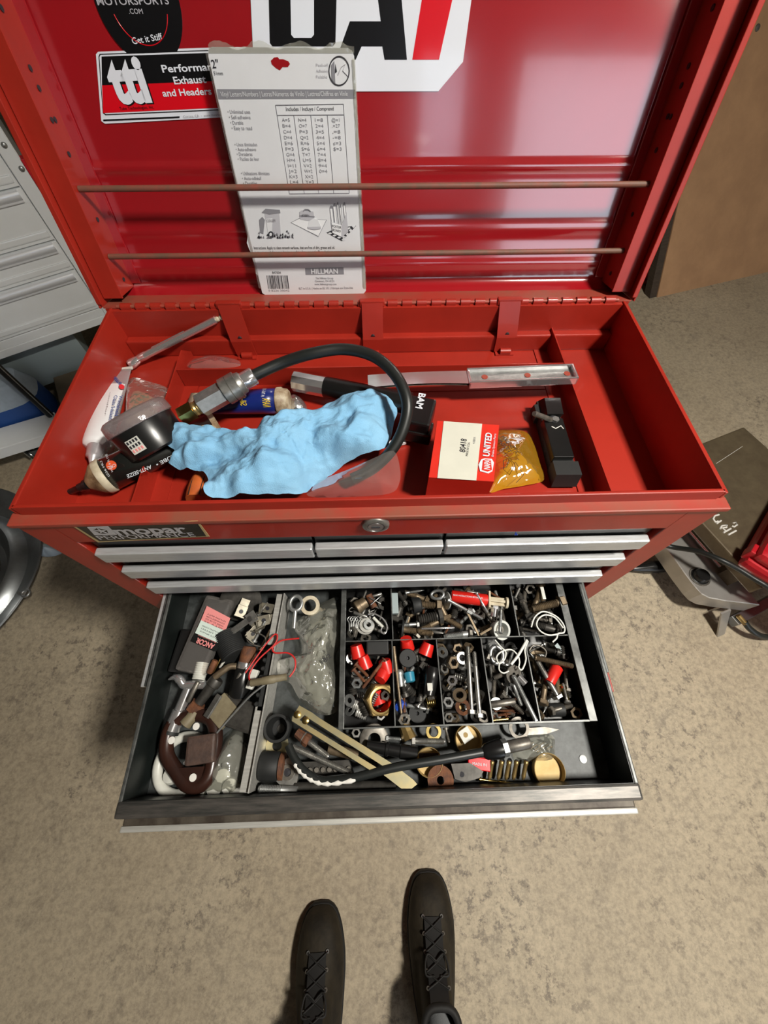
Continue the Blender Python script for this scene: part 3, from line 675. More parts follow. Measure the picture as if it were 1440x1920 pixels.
# fibreboard sheet leaning back
FA = V((1.56, 1.852, 0)); FBd = V((.955, .296, 0)).normalized(); FNb = V((-.296, .955, 0)).normalized(); FU = (FNb * .5 + V((0, 0, 1))).normalized(); FN = FU.cross(FBd).normalized()
if FN.dot(CPOS - FA) < 0: FN = -FN
ft = thing('fiberboard_sheet', 'brown fibreboard sheet leaning upright at the edge of the concrete floor', 'board')
mb = MB().prism([FA, FA + FBd * 1.6, FA + FBd * 1.6 + FU * 1.5, FA + FU * 1.5], -FN * .006, 'fiberboard'); mb.build('sheet', ft)
mb = MB().prism([FA - FBd * .045 - FN * .006, FA - FN * .006, FA - FN * .006 + FU * 1.5, FA - FBd * .045 - FN * .006 + FU * 1.5], -FN * .04, 'wood_dark'); mb.build('edge_batten', ft, label='dark batten behind its edge')
c = hit(1420, 52, FA, FN); mb = MB().lathe(c, FN, [(0, .012), (.003, .011), (.005, .006), (.005, .0001)], 'dark_steel', 14); mb.build('screw', ft)
rethink(ft)
cn = thing('traffic_cone', 'faded red cone behind the leaning fibreboard sheet', 'cone', G(1211, 540, 0) + V((.03, .12, 0)))
MB().lathe((0, 0, .02), (0, 0, 1), [(0, .07), (.3, .018), (.302, .0001)], 'cone_red', 24).build('cone_body', cn)
MB().box((0, 0, .01), (.17, .17, .02), 'cone_red', .006).build('base', cn)

# gas griddle, brown case, red case
gr = thing('griddle', 'stainless steel griddle with a round black knob beside the red chest', 'griddle')
TZ = .14
top = [G(x, y, TZ) for x, y in ((1200, 965), (1256, 1034), (1285, 1074), (1305, 1100), (1316, 1112), (1330, 1119.5), (1360, 1125), (1423, 1133), (1400, 1104), (1368, 1062), (1330, 1012), (1290, 962))]
cen = sum(top, V()) / len(top)
out = [p + (p - cen).normalized() * .003 for p in top]
MB().prism([V((p.x, p.y, TZ - .001)) for p in top], (0, 0, .001), 'stainless').add([V((p.x, p.y, TZ)) for p in top] + [V((p.x, p.y, TZ - .002)) for p in out] + [V((p.x, p.y, TZ - .062)) for p in out], [(i, (i + 1) % 12, 12 + (i + 1) % 12, 12 + i) for i in range(12)] + [(12 + i, 12 + (i + 1) % 12, 24 + (i + 1) % 12, 24 + i) for i in range(12)], 'stainless').build('body', gr)
k = G(1320, 1077, TZ + .02); k.z = TZ
MB().lathe(k, (0, 0, 1), [(0, .026), (.002, .026), (.003, .023), (.016, .021), (.019, .019), (.019, .0001)], 'black_plastic', 28).build('knob', gr, label='round black knob')
MB().ring(k + V((0, 0, .0005)), (0, 0, 1), .027, .031, .002, 'dark_steel', 28).build('knob_bezel', gr)
a = G(1285, 985, TZ + .012); b = G(1352, 1062, TZ + .012)
MB().cyl(a, b, .008, 'chrome', 12).build('rail', gr)
lg = G(1362, 1148, TZ - .062); ft0 = G(1352, 1192, 0)
for p in (lg, top[0] + V((.02, .03, -.062)), top[7] + V((-.03, .02, -.062)), top[11] + V((-.03, -.02, -.062))):
    q = V((p.x, p.y, 0)) if p is not lg else ft0; u = V((.018, .006, 0))
    MB().prism([p - u, p + u, q + u * .8, q - u * .8], (-.002, .005, 0), 'stainless').build('leg', gr)
a = G(1372, 1166, .05); b = G(1470, 1112, .05)
bar = MB(); bar.box((a + b) / 2, ((b - a).length, .03, .03), 'galv', .002, along(a, b).to_3x3()); bar.build('base_bar', gr)
rethink(gr)
hs = MB().tube(smooth_path([G(1235, 1018, .20), G(1262, 1026, .20), G(1310, 1034, .24), G(1352, 1050, .264), G(1385, 1067, .264), G(1412, 1084, .264), G(1450, 1108, .262), G(1520, 1165, .2)], 6), .0075, 'hose', 10)
tag(recentre(hs.build('gas_hose')), 'black rubber hose crossing over the stainless griddle', 'hose')
h2 = thing('gas_line', 'black hose with a brass end fitting below the stainless griddle', 'hose')
MB().tube(smooth_path([G(1396, 1166, .07), G(1405, 1178, .06), G(1422, 1190, .05), G(1445, 1195, .03), G(1500, 1190, .015)], 6), .009, 'hose', 10).build('hose', h2)
MB().tube([G(1384, 1154, .075), G(1398, 1170, .068)], .0075, 'brass', 8).build('fitting', h2); rethink(h2)
bc = thing('metal_case', 'flat brown metal case marked GRILL in chalk beside the griddle', 'case', (1.296, .717, .205), math.atan2(.36, .93))
MB().bb((-.423, -.46, 0), (0, 0, .045), 'case_brown', .005).build('case_body', bc)
for x in (-.38, -.06):
    for y in (-.40, -.06): MB().bb((x - .02, y - .02, -.0645 if x < -.3 and y < -.3 else -.205), (x + .02, y + .02, 0), 'case_brown').build('leg', bc)
BI = Matrix.Rotation(-math.atan2(.36, .93), 4, 'Z') @ Matrix.Translation((-1.296, -.717, -.205))
def bq(x, y): return BI @ G(x, y, .2505)
mb = MB()
for path in (((1348, 965), (1340, 967), (1337, 973), (1341, 979), (1346, 977)), ((1352, 976), (1343, 982)), ((1353, 986), (1350, 992)), ((1353, 986), (1364, 984), (1362, 989), (1354, 990), (1360, 995)), ((1370, 991), (1356, 999)), ((1380, 995), (1365, 1003)), ((1374, 981), (1380, 979), (1382, 984), (1376, 988), (1372, 986))):
    mb.tube([bq(*p) for p in path], .0030, 'grime_white', 5)
mb.build('chalk_lettering', bc, label='chalk letters')
mb = MB().tube([bq(1343, 869), bq(1392, 837)], .0008, 'grime_white', 4); mb.build('scratch', bc)
rc = thing('plastic_case', 'red moulded plastic case lying on the brown metal case', 'case', (1.022, .205, .251), -.80)
MB().bb((0, 0, 0), (.36, .42, .045), 'case_red', .014).bb((.004, .004, .047), (.356, .416, .085), 'case_red', .016).build('shell', rc)
MB().bb((-.008, .015, .022), (.02, .050, .062), 'case_red', .004).build('latch', rc)
MB().bb((.03, .03, .083), (.33, .39, .090), 'case_red', .008).build('lid_panel', rc)
st = thing('scrap_tool', 'dark bar with bare metal end on the floor under the chest corner', 'tool')
a = G(1185, 1066, .03); b = G(1250, 1062, .03); MB().tube([a, (a + b) / 2 + V((0, 0, .005)), b], [.010, .022, .02], 'black_plastic', 10).build('grip', st); MB().tube([a + (a - b) * .4, a], .006, 'steel', 8).build('shaft', st); rethink(st)

# ---------------------------------------------------------------- the person at the drawer: boots, sock, trouser legs
pers = thing('person', 'person standing at the drawer in dark brown work boots and grey socks', 'person', (-.02, -.70, 0))
def boot(tx, ty, rz, sock):
    B = Matrix.Translation((tx + .02, ty + .70, 0)) @ Matrix.Rotation(rz, 4, 'Z')       # toe tip at local origin, heel towards -y
    def outline(z, s0, s1, w, n=36):
        P = []
        for j in range(n):
            t = 2 * PI * j / n; c = math.cos(t); L = (s1 - s0) / 2; y = -(s0 + L) + L * (abs(c) ** .82) * (1 if c > 0 else -1)
            f = -y; egg = (1.0 if f < .10 else 1 - .30 * min(1, (f - .10) / .17)); x = 1.09 * w * egg * (abs(math.sin(t)) ** .64) * (1 if math.sin(t) > 0 else -1)
            P.append(V((x, y, z)))
        return P
    def loft(lays, m, cap0=True, cap1=True):
        mb = MB(); n = 36; vs = [p for l in lays for p in outline(*l)]
        mb.add(vs, [(k * n + j, k * n + (j + 1) % n, (k + 1) * n + (j + 1) % n, (k + 1) * n + j) for k in range(len(lays) - 1) for j in range(n)], m, True)
        if cap0: mb.add(vs[:n][::-1], [tuple(range(n))], m)
        if cap1: mb.add(vs[-n:], [tuple(range(n))], m)
        return mb
    up = loft([(.018, .004, .302, .0500), (.030, .004, .302, .0505), (.042, .008, .302, .0500), (.053, .016, .301, .0475), (.061, .027, .300, .0440), (.068, .045, .299, .0400), (.074, .068, .299, .0370), (.081, .090, .298, .0355), (.092, .112, .297, .0350), (.106, .134, .296, .0350), (.122, .152, .295, .0360), (.140, .166, .294, .0385), (.158, .176, .293, .0410)], 'boot', True, False)
    p = up.build('boot', pers, B, 'dark brown leather work boot')
    loft([(0, .003, .303, .0500), (.008, 0, .305, .0525), (.020, 0, .305, .0530), (.022, .003, .303, .0515)], 'boot_dark').build('sole', p)
    col = MB().tube([v + V((0, 0, .002)) for v in outline(.158, .174, .294, .0415)], .007, 'boot_dark', 10, True); col.build('collar', p)
    # tongue, eyelets, laces follow the instep line
    inst = [(.068, .075), (.092, .088), (.116, .102), (.138, .121), (.156, .139), (.170, .158)]
    tg = MB(); vs = []
    for s_, z_ in inst:
        for x in (-.019, -.008, .008, .019): vs.append(V((x, -s_, z_ + .004 - abs(x) * .10)))
    tg.add(vs, [(i * 4 + k, (i + 1) * 4 + k, (i + 1) * 4 + k + 1, i * 4 + k + 1) for i in range(5) for k in range(3)], 'boot_dark', True); tg.build('tongue', p)
    for s_, z_ in inst[:5]:
        for x in (-.021, .021): MB().ring((x, -s_, z_ + .0015), (x * 12, .7, 1), .0016, .0036, .0016, 'zinc' if s_ < .07 else 'dark_steel', 12).build('eyelet', p)
    lc = MB()
    for i in range(4):
        (s0, z0), (s1, z1) = inst[i], inst[i + 1]
        for q in (-1, 1): lc.tube([(q * .021, -s0, z0 + .005), (0, -(s0 + s1) / 2, (z0 + z1) / 2 + .009), (-q * .021, -s1, z1 + .005)], .0018, 'boot_dark', 6)
    for q in (-1, 1): lc.tube(smooth_path([(0, -.125, .118), (q * .018, -.115, .116), (q * .024, -.14, .130), (q * .006, -.142, .132)], 5), .002, 'boot_dark', 6)
    lc.build('laces', p)
    sk = MB(); n = 40; lay = []
    for z, r in ((.12, .040), (.18, .041), (.24, .043), (.31, .047)):
        for j in range(n): t = 2 * PI * j / n; rr = r * (1 + .02 * (j % 2)); lay.append(V((rr * .85 * math.cos(t), -.236 - (z - .12) * .25 + rr * 1.05 * math.sin(t), z)))
    sk.add(lay, [(k * n + j, k * n + (j + 1) % n, (k + 1) * n + (j + 1) % n, (k + 1) * n + j) for k in range(3) for j in range(n)], 'sock', True); sk.build('sock', pers, B, 'ribbed grey sock')
boot(.108, -.484, -.02, True); boot(-.152, -.534, .03, False)
sm = bpy.data.meshes.new('trousers'); J = [(.0, -.10, .98), (.09, -.11, .90), (.125, -.085, .52), (.125, -.075, .27), (-.09, -.12, .90), (-.13, -.13, .52), (-.13, -.125, .27), (0, -.11, 1.08)]
sm.from_pydata([V(p) for p in J], [(0, 1), (1, 2), (2, 3), (0, 4), (4, 5), (5, 6), (0, 7)], []); so = bpy.data.objects.new('trousers', sm); COL.objects.link(so); so.parent = pers; sm.materials.append(MATS['denim'])
md = so.modifiers.new('skin', 'SKIN'); md.use_smooth_shade = True
for i, r in enumerate((.13, .095, .075, .070, .095, .075, .070, .14)): sm.skin_vertices[0].data[i].radius = (r, r); sm.skin_vertices[0].data[i].use_root = (i == 0)
so.modifiers.new('sub', 'SUBSURF').levels = 2; so.modifiers['sub'].render_levels = 2

# ================================================================ things in the till (top compartment)
UP = V((0, 0, 1))
def put(mb, name, label, cat, group=None): return tag(recentre(mb.build(name)), label, cat, group)
def gtext(mb, t, a, b, hp, z, m, **k): return mb.text(t, G(*a, z), G(*b, z), (G(*a, z) - G(a[0] + 1, a[1], z)).length * hp, UP, m, **k)
def loft(A, B, prof, m, n=28, mb=None, band=None):
    "prof: (t, half width, half height); band(t, angle) -> material"
    mb = mb or MB(); A = V(A); B = V(B); M = along(A, B); X = M.to_3x3() @ V((1, 0, 0)); Yv = M.to_3x3() @ V((0, 1, 0)); Z = M.to_3x3() @ V((0, 0, 1)); L = (B - A).length
    vs = [A + X * (t * L) + Yv * (a * math.cos(2 * PI * j / n)) + Z * (h * math.sin(2 * PI * j / n)) for t, a, h in prof for j in range(n)]
    for k in range(len(prof) - 1):
        for j in range(n):
            mm = band((prof[k][0] + prof[k + 1][0]) / 2, 360 * (j + .5) / n) if band else m
            mb.add([vs[k * n + j], vs[(k + 1) * n + j], vs[(k + 1) * n + (j + 1) % n], vs[k * n + (j + 1) % n]][::-1], [(0, 1, 2, 3)], mm, True)
    mb.add(vs[:n], [tuple(range(n))], m); mb.add(vs[-n:][::-1], [tuple(range(n))], m); return mb
def merge(o):
    bm = bmesh.new(); bm.from_mesh(o.data); bmesh.ops.remove_doubles(bm, verts=bm.verts, dist=1e-6); bmesh.ops.recalc_face_normals(bm, faces=bm.faces); bm.to_mesh(o.data); bm.free(); return o
def wraptext(mb, t, A, ax, r, ta, a0, a1, h, m, lift=.0003, bold=0):
    "lettering that runs round a cylinder, letter height along its axis"
    vs, fs = glyphs(t, bold, 0); x0 = min(v.x for v in vs); x1 = max(v.x for v in vs); M = along(A, V(A) + V(ax)).to_3x3(); X, Yv, Z = (M @ V(e) for e in ((1, 0, 0), (0, 1, 0), (0, 0, 1)))
    out = []
    for v in vs:
        a = math.radians(a0 + (a1 - a0) * (v.x - x0) / (x1 - x0)); out.append(V(A) + X * (ta + v.y / .7 * h) + (Yv * math.cos(a) + Z * math.sin(a)) * (r + lift))
    return mb.add(out, fs, m)
TF = .938
# pencil tyre gauge
A = G(262, 672, .950); B = G(404, 600, .985); d = (B - A).normalized(); t = thing('tire_gauge', 'chrome pencil tyre gauge leaning over the till divider', 'gauge')
MB().lathe(A, d, [(-.002, .0040), (.0, .0052), (.010, .0052), (.012, .0047), ((B - A).length, .0044), ((B - A).length + .001, .003)], 'chrome', 18).build('barrel', t)
h0 = G(246, 683, .946); MB().lathe(A, h0 - A, [(0, .0040), (.003, .0050), ((h0 - A).length - .004, .0062), ((h0 - A).length, .0066), ((h0 - A).length + .002, .0058), ((h0 - A).length + .002, .0035), ((h0 - A).length - .001, .003)], 'chrome', 18).build('chuck', t)
MB().lathe(A + d * .022 + V((-.002, .003, .003)), d, [(0, .0012), (.05, .0012)], 'chrome', 6).build('pocket_clip', t)
for k in (0, 1):
    c = B + d * (.003 + .0055 * k); MB().lathe(c - d * .003, d, [(0, .0012), (.001, .0030), (.003, .0036), (.005, .0030), (.006, .0012)], 'cream', 12).build('tip_bead', t)
rethink(t)
# sealant tube
A = G(219, 694, .949); B = G(181, 836, .955); t = thing('sealant_tube', 'silver tube of windshield sealant leaning in the till corner', 'tube')
o = loft(A, B, [(0, .0190, .0010), (.06, .0185, .0018), (.25, .0180, .0055), (.5, .0170, .0090), (.75, .0158, .0112), (.96, .0148, .0125), (1, .0135, .0115), (1.02, .0090, .008)], 'tube_metal', 32, band=lambda tt, a: 'paper' if tt > .30 and 25 < a < 150 else 'tube_metal').build('tube_body', t); merge(o)
mb = MB(); mb.text('Windshield &', G(224, 742, .968), G(213, 789, .968), .0042, UP, 'bag_blue', bold=.01); mb.text('Glass Sealant', G(214, 742, .967), G(204, 788, .967), .0042, UP, 'bag_blue', bold=.01)
mb.text('sealer', G(206, 735, .966), G(196, 778, .966), .0018, UP, 'ink_light'); mb.text('Permatex', G(232, 722, .9555), G(213, 703, .9535), .006, UP, 'bag_blue', bold=.01)
mb.cyl(G(228, 725, .958), G(228, 725, .9588), .003, 'sticker_red', 14); mb.build('printing', t)
MB().lathe(B, B - A, [(0, .009), (.004, .0085), (.016, .0075), (.018, .005), (.026, .0025), (.027, .001)], 'tube_metal', 20).build('nozzle_cap', t)
M2 = along(A, B); MB().box(A - (B - A).normalized() * .001, (.004, .040, .003), 'white_plastic', .001, M2.to_3x3()).build('crimp', t); rethink(t)
# clear pouch with beige contents
t = thing('parts_pouch', 'clear zip pouch with beige contents beside the sealant tube', 'pouch')
out = [G(x, y, .944) for x, y in ((243, 711), (280, 716), (315, 729), (311, 752), (292, 790), (262, 836), (225, 858), (192, 872), (185, 868), (222, 820), (236, 770))]
sheet(out, None, .012, .002, 60, 2, 'bag_clear', rings=8, res=4).build('pouch_film', t)
sheet([G(x, y, .941) for x, y in ((250, 735), (290, 748), (298, 765), (268, 815), (228, 850), (212, 850), (234, 800))], None, .008, .002, 50, 6, 'cream', rings=6, res=4).build('contents', t); rethink(t)
# vacuum gauge with coupling and hose
C0 = G(280, 815, .977); S1 = G(468, 709, 1.004); s = (S1 - C0).normalized(); vd = (C0 - CPOS).normalized(); a = s.cross(vd).normalized(); a = a if a.y > 0 else -a; a = (a + vd * .03); a = (a - s * a.dot(s)).normalized(); L = (S1 - C0).length
t = thing('pressure_gauge', 'black round pressure gauge with steel coupling and thick black hose', 'gauge')
MB().lathe(C0 - a * .018, a, [(0, .030), (.002, .033), (.030, .034), (.031, .0335)], 'black_plastic', 48).build('gauge_case', t)
MB().lathe(C0 + a * .0125, a, [(0, .0345), (.001, .0362), (.004, .0362), (.013, .0350), (.0155, .032), (.016, .0001)], 'lens_clear', 60).build('lens_cover', t, label='clear ribbed lens cover')
MB().lathe(C0 + a * .0126, a, [(0, .033), (.001, .033), (.001, .0001)], 'paper', 40).build('dial', t)
vw = (CPOS - C0).normalized(); bs = vw - a * vw.dot(a); bs.normalize(); sd = a.cross(bs)
mb = MB(); cc = C0 - a * .002 + (bs * .9 - s * .45).normalized() * .0338; nn = (bs * .9 - s * .45).normalized(); uu = a.cross(nn)
mb.prism([cc + uu * .0075 + a * .006, cc - uu * .0075 + a * .006, cc - uu * .0075 - a * .009, cc + uu * .0075 - a * .009], nn * .0006, 'white_plastic')
for k in range(4):
    for j in range(3): q = cc + uu * (.0052 - k * .0035) + a * (.0035 - j * .0046); mb.box(q + nn * .0009, (.0016, .0030, .0008), 'ink' if j < 2 else 'pink_label', 0, Matrix((uu, a, nn)).transposed())
mb.build('data_label', t, label='small white printed label')
def st(f): return C0 + s * (L * f)
MB().lathe(st(.31), s, [(0, .0095), (L * .13, .0095)], 'bright_brass', 4, False, PI / 4).lathe(st(.44), s, [(0, .0072), (L * .015, .0080), (L * .03, .0072), (L * .045, .0080), (L * .06, .0072)], 'brass', 20).build('brass_stem', t)
MB().lathe(st(.49), s, [(0, .0085), (.002, .0125), (L * .245, .0125), (L * .25, .0115)], 'zinc', 6, False).build('hex_adapter', t)
MB().lathe(st(.74), s, [(0, .0125), (.001, .0145), (L * .07, .0145), (L * .072, .0135), (L * .08, .0145), (L * .15, .0145), (L * .152, .0125), (L * .19, .0115), (L * .20, .0100)], 'steel', 36).build('coupling', t, label='knurled steel coupling')
MB().lathe(st(.92), s, [(0, .0090), (L * .02, .0095), (L * .12, .0095), (L * .13, .0085)], 'chrome', 28).build('hose_ferrule', t)
hp = smooth_path([st(1.0), st(1.07), G(530, 680, 1.01), G(585, 663, 1.018), G(645, 655, 1.02), G(700, 668, 1.02), G(741, 703, 1.015), G(763, 752, 1.005), G(757, 800, .990), G(735, 843, .975), G(700, 878, .963), G(660, 898, .957)], 8)
MB().tube(hp, .0062, 'hose', 16).build('hose', t, label='thick black rubber hose'); rethink(t)
# anti-seize tube
A = G(197, 893, .959); B = G(408, 792, .962); t = thing('anti_seize_tube', 'black tube of anti-seize with a dirty cream collar and black nozzle', 'tube')
o = loft(A, B, [(0, .0185, .0185), (.3, .0188, .0165), (.6, .0192, .0115), (.85, .0196, .0050), (.95, .0200, .0016), (1, .0200, .0012)], 'tube_black', 36, band=lambda tt, a: 'dirty_cream' if tt > .93 else 'tube_black').build('tube_body', t); merge(o)
ax = (A - B).normalized()
MB().lathe(A - ax * .004, ax, [(0, .0186), (.001, .0194), (.007, .0192), (.008, .0183)], 'cream', 36).build('collar', t)
MB().lathe(A + ax * .004, ax, [(0, .0182), (.003, .0170), (.011, .0095), (.014, .0064)], 'stained', 32).build('shoulder', t, label='rusty stained shoulder')
n0 = A + ax * .017; n1 = G(131, 922, .951); nx = (n1 - n0).normalized(); MB().lathe(n0, nx, [(0, .0062), (.004, .0062), (.005, .0048), (.012, .0046), (.013, .0036), ((n1 - n0).length, .0030)], 'black_plastic', 16).build('nozzle', t)
mb = MB(); zz = .9785
mb.text('ANTI-SEIZE', G(283, 872, .9765), G(236, 889, .978), .0052, UP, 'sticker_white', bold=.01); mb.text('LUBE \u2022', G(325, 852, .974), G(290, 867, .976), .0052, UP, 'sticker_white', bold=.01)
rr = [G(209 + 10 * math.cos(q), 873 + 9 * math.sin(q), zz) for q in [2 * PI * i / 20 for i in range(20)]]; mb.prism(rr, (0, 0, .0005), 'orange_print'); mb.text('CRC', G(217, 870, zz), G(202, 876, zz), .004, UP, 'sticker_white', bold=.01, lift=.0008)
mb.text('WET 8 FL OZ', G(213, 885, .979), G(205, 856, .975), .0018, UP, 'sticker_white'); mb.text('(236 ML)', G(206, 893, .9785), G(192, 866, .977), .0018, UP, 'sticker_white')
c = G(387, 806, .9672); mb.lathe(c, UP, [(0, .0095), (.0006, .0095)], 'cream', 24, sc=(1.2, .75)); mb.text('SEA Lig', G(374, 806, .968), G(399, 812, .968), .004, UP, 'ink', bold=.01)
mb.build('printing', t); rethink(t)
# brake grease tube
A = G(352, 757, .953); B = G(520, 752, .957); ax = (B - A).normalized(); t = thing('grease_tube', 'dark blue grease tube with a dirty cream cap behind the towel', 'tube')
R = .0150; o = loft(A, B, [(0, .0185, .0010), (.08, .0182, .0022), (.3, .0170, .0080), (.6, .0156, .0130), (.85, R, R), (1, R, R)], 'tube_blue', 36, band=lambda tt, a: 'cream' if tt < .05 else ('orange_print' if .78 < tt < .82 else 'tube_blue')).build('tube_body', t); merge(o)
Lb = (B - A).length
mb = MB(); wraptext(mb, 'Sil-Glyde', A, ax, .0147, Lb * .64, 150, 62, .0075, 'yellow_print', .0012, .01); wraptext(mb, 'Brake Lubricant', A, ax, .0140, Lb * .55, 140, 60, .0032, 'ink_light', .0012); wraptext(mb, 'compound', A, ax, .0145, Lb * .60, 120, 60, .0030, 'ink_light', .0012); wraptext(mb, '# 765-1351', A, ax, R, Lb * .87, 115, 55, .0042, 'sticker_white', .0005); wraptext(mb, 'NAPA', A, ax, R, Lb * .88, 160, 122, .009, 'yellow_print', .0005, .02); mb.build('printing', t)
MB().lathe(B, ax, [(0, R), (.001, .0162), (.006, .0165), (.008, .0150), (.013, .0142), (.015, .0120), (.015, .0001)], 'dirty_cream', 32).build('cap', t); rethink(t)
put(sheet([G(x, y, .942) for x, y in ((536, 752), (556, 742), (575, 762), (570, 778), (548, 780))], None, .010, .004, 90, 3, 'foil', rings=6), 'foil_scrap', 'crumpled grey foil scrap beside the cap of the blue grease tube', 'foil')
lf = MB().grid(lambda u, v: G(425 + 70 * u, 806 + 16 * v + 10 * u, .960 + .006 * math.sin(u * 3)), 8, 4, 'paper'); 
for k in range(7): lf.text('lorem'.replace('lorem', 'WARNING' if k % 2 else 'CAUTION'), G(436 + k * 7, 822 + k * 1.3, .9675), G(438 + k * 7, 808 + k * 1.3, .9675), .0018, UP, 'ink_grey')
put(lf, 'instruction_leaflet', 'white leaflet with fine print partly under the blue towel', 'leaflet')
# black bar with chrome band
A = G(551, 714, .962); B = G(770, 757, .962); ax = (B - A).normalized(); L = (B - A).length; t = thing('puller_bar', 'black steel bar with a chrome sleeve and white letters on its square end', 'tool')
MB().lathe(A, ax, [(0, .0100), (.001, .0125), (.041, .0125)], 'chrome', 10, False).build('chrome_sleeve', t, label='chrome sleeve')
MB().lathe(A + ax * .041, ax, [(0, .0122), (.002, .0128), (L - .055, .0128), (L - .041, .0135)], 'black_plastic', 24).build('bar', t)
M2 = along(A, B).to_3x3(); c = G(786, 776, .972); MB().box(c + V((0, 0, -.006)), (.032, .042, .026), 'black_plastic', .003, M2).box(c + M2 @ V((.002, -.012, -.016)), (.034, .022, .018), 'black_plastic', .003, M2).build('square_end', t)
mb = MB().text('BAM', G(786, 737, .9795), G(779, 765, .9795), .0078, UP, 'sticker_white', bold=.03); mb.build('paint_lettering', t, label='white hand-painted letters'); rethink(t)
put(MB().box(G(745, 830, .9425), (.02, .008, .004), 'paper', 0, Matrix.Rotation(.3, 3, 'Z')), 'paper_scrap', 'tiny white paper scrap under the black bar end', 'paper')
# brake spoon
A = G(690, 716, .972); B = G(1078, 700, .9755); M2 = along(A, B); t = thing('brake_spoon', 'chrome lever handle with three holes lying across the till', 'tool', M=M2); L = (B - A).length
H0 = L * .48
mb = MB(); nv = 14
def neck(u, v):
    x = H0 * u; w = .0075 + .0035 * u + .003 * (1 - u) ** 2; return V((x, (v - .5) * 2 * w, .0012 + .002 * math.sin(u * PI)))
mb.grid(neck, 16, 4, 'chrome').grid(lambda u, v: neck(u, v) - V((0, 0, .003)), 16, 4, 'dark_steel'); mb.build('neck', t, label='dull chrome neck with rust specks')
mb = MB()
holes = [.16, .56, .93]
for sgn in (-1, 1): mb.bb((H0, sgn * .0125, -.006), (L, sgn * .0100, .0045), 'chrome', .001)
mb.bb((H0, -.0125, -.006), (H0 + .003, .0125, .003), 'chrome', .001).bb((L - .003, -.0125, -.006), (L, .0125, .0045), 'chrome', .001).bb((H0, -.011, -.004), (L - .001, .011, -.001), 'zinc'); mb.build('handle', t)
for h in holes:
    x = H0 + (L - H0) * h; MB().cyl((x, .001, -.0011), (x, .001, -.0004), .0038, 'dusty_red', 18).build('hole', t)
# blue shop towel
px = ((298, 838), (318, 820), (338, 805), (372, 806), (410, 818), (470, 820), (520, 797), (575, 775), (640, 758), (690, 750), (736, 752), (745, 773), (738, 800), (728, 842), (702, 862), (650, 880), (612, 900), (588, 915), (572, 932), (520, 933), (440, 934), (393, 935), (389, 905), (386, 890), (364, 893), (345, 893), (325, 878), (333, 852))
zz = [.970, .972, .975, .975, .972, .968, .968, .968, .966, .964, .966, .966, .966, .964, .960, .952, .950, .952, .962, .975, .985, .988, .985, .975, .962, .960, .966, .968]
tw = MB(); Bp = [G(x, y, z) for (x, y), z in zip(px, zz)]
sheet(Bp, G(545, 850, .966).xy, .020, .0065, 24, 11, 'towel', tw, rings=64, res=10, edge=.45)
TRI = [(math.cos(q), math.sin(q), f, rnd.random()) for q, f in ((.3, 10), (1.2, 15), (2.0, 19), (2.8, 13), (.8, 27), (1.7, 34), (2.5, 42), (.1, 50))]
def fold(p):
    q = p + V((.012 * noise.noise(p * 22), .012 * noise.noise(p * 22 + V((9, 2, 4))), 0)); k = 0
    for cx_, cy_, f_, ph_ in TRI: k += abs(((q.x * cx_ + q.y * cy_) * f_ + ph_) % 1 - .5) * 2 * .10 / f_
    return V((p.x, p.y, p.z + k * 1.0 - .014 + .0020 * crumple(q, 85, 5)))
tw.warp(fold); put(tw, 'shop_towel', 'crumpled light blue paper shop towel in the till', 'towel')
# parts box
ZT = .984; P = [G(*q, ZT) for q in ((820, 789), (936, 797), (926, 903), (804, 895))]
t = thing('parts_box', 'small red and white cardboard parts box in the till', 'box'); dn = V((0, 0, -.045))
MB().prism([p + dn for p in P], (0, 0, .045), 'box_red').build('carton', t)
mb = MB(); Q = lambda x, y: G(x, y, ZT + .0003)
mb.prism([Q(832, 790), Q(904, 795), Q(893, 901), Q(820, 896.5)], (0, 0, .0003), 'box_white')
def qt(s_, a, b, hp, m, **k): return mb.text(s_, Q(*a), Q(*b), (Q(*a) - Q(a[0] + 1, a[1])).length * hp, UP, m, **k)
qt('80418', (872, 849), (875, 824), 11, 'ink', bold=.012, lift=.0006); qt('MADE IN U.S.A.', (877, 856), (881, 830), 4.5, 'ink', lift=.0006); qt('41BEKR', (890, 833), (892, 820), 4, 'ink_grey', lift=.0006)
qt('UNITED', (917, 857), (922, 813), 12, 'sticker_white', bold=.03, lift=.0006); qt('Brake System Parts', (925, 857), (930, 814), 4, 'sticker_white', lift=.0006)
mb.prism([Q(*p) for p in ((902, 862), (908, 860), (922, 861), (926, 868), (923, 884), (915, 888), (900, 884), (897, 872))], (0, 0, .0006), 'sticker_white'); mb.prism([Q(*p) for p in ((905, 864), (910, 862), (920, 863), (922, 882), (914, 885), (903, 882))], (0, 0, .0008), 'box_red')
qt('NAPA', (918, 882), (919, 864), 11, 'sticker_white', bold=.025, lift=.001); mb.build('printing', t)
rethink(t)
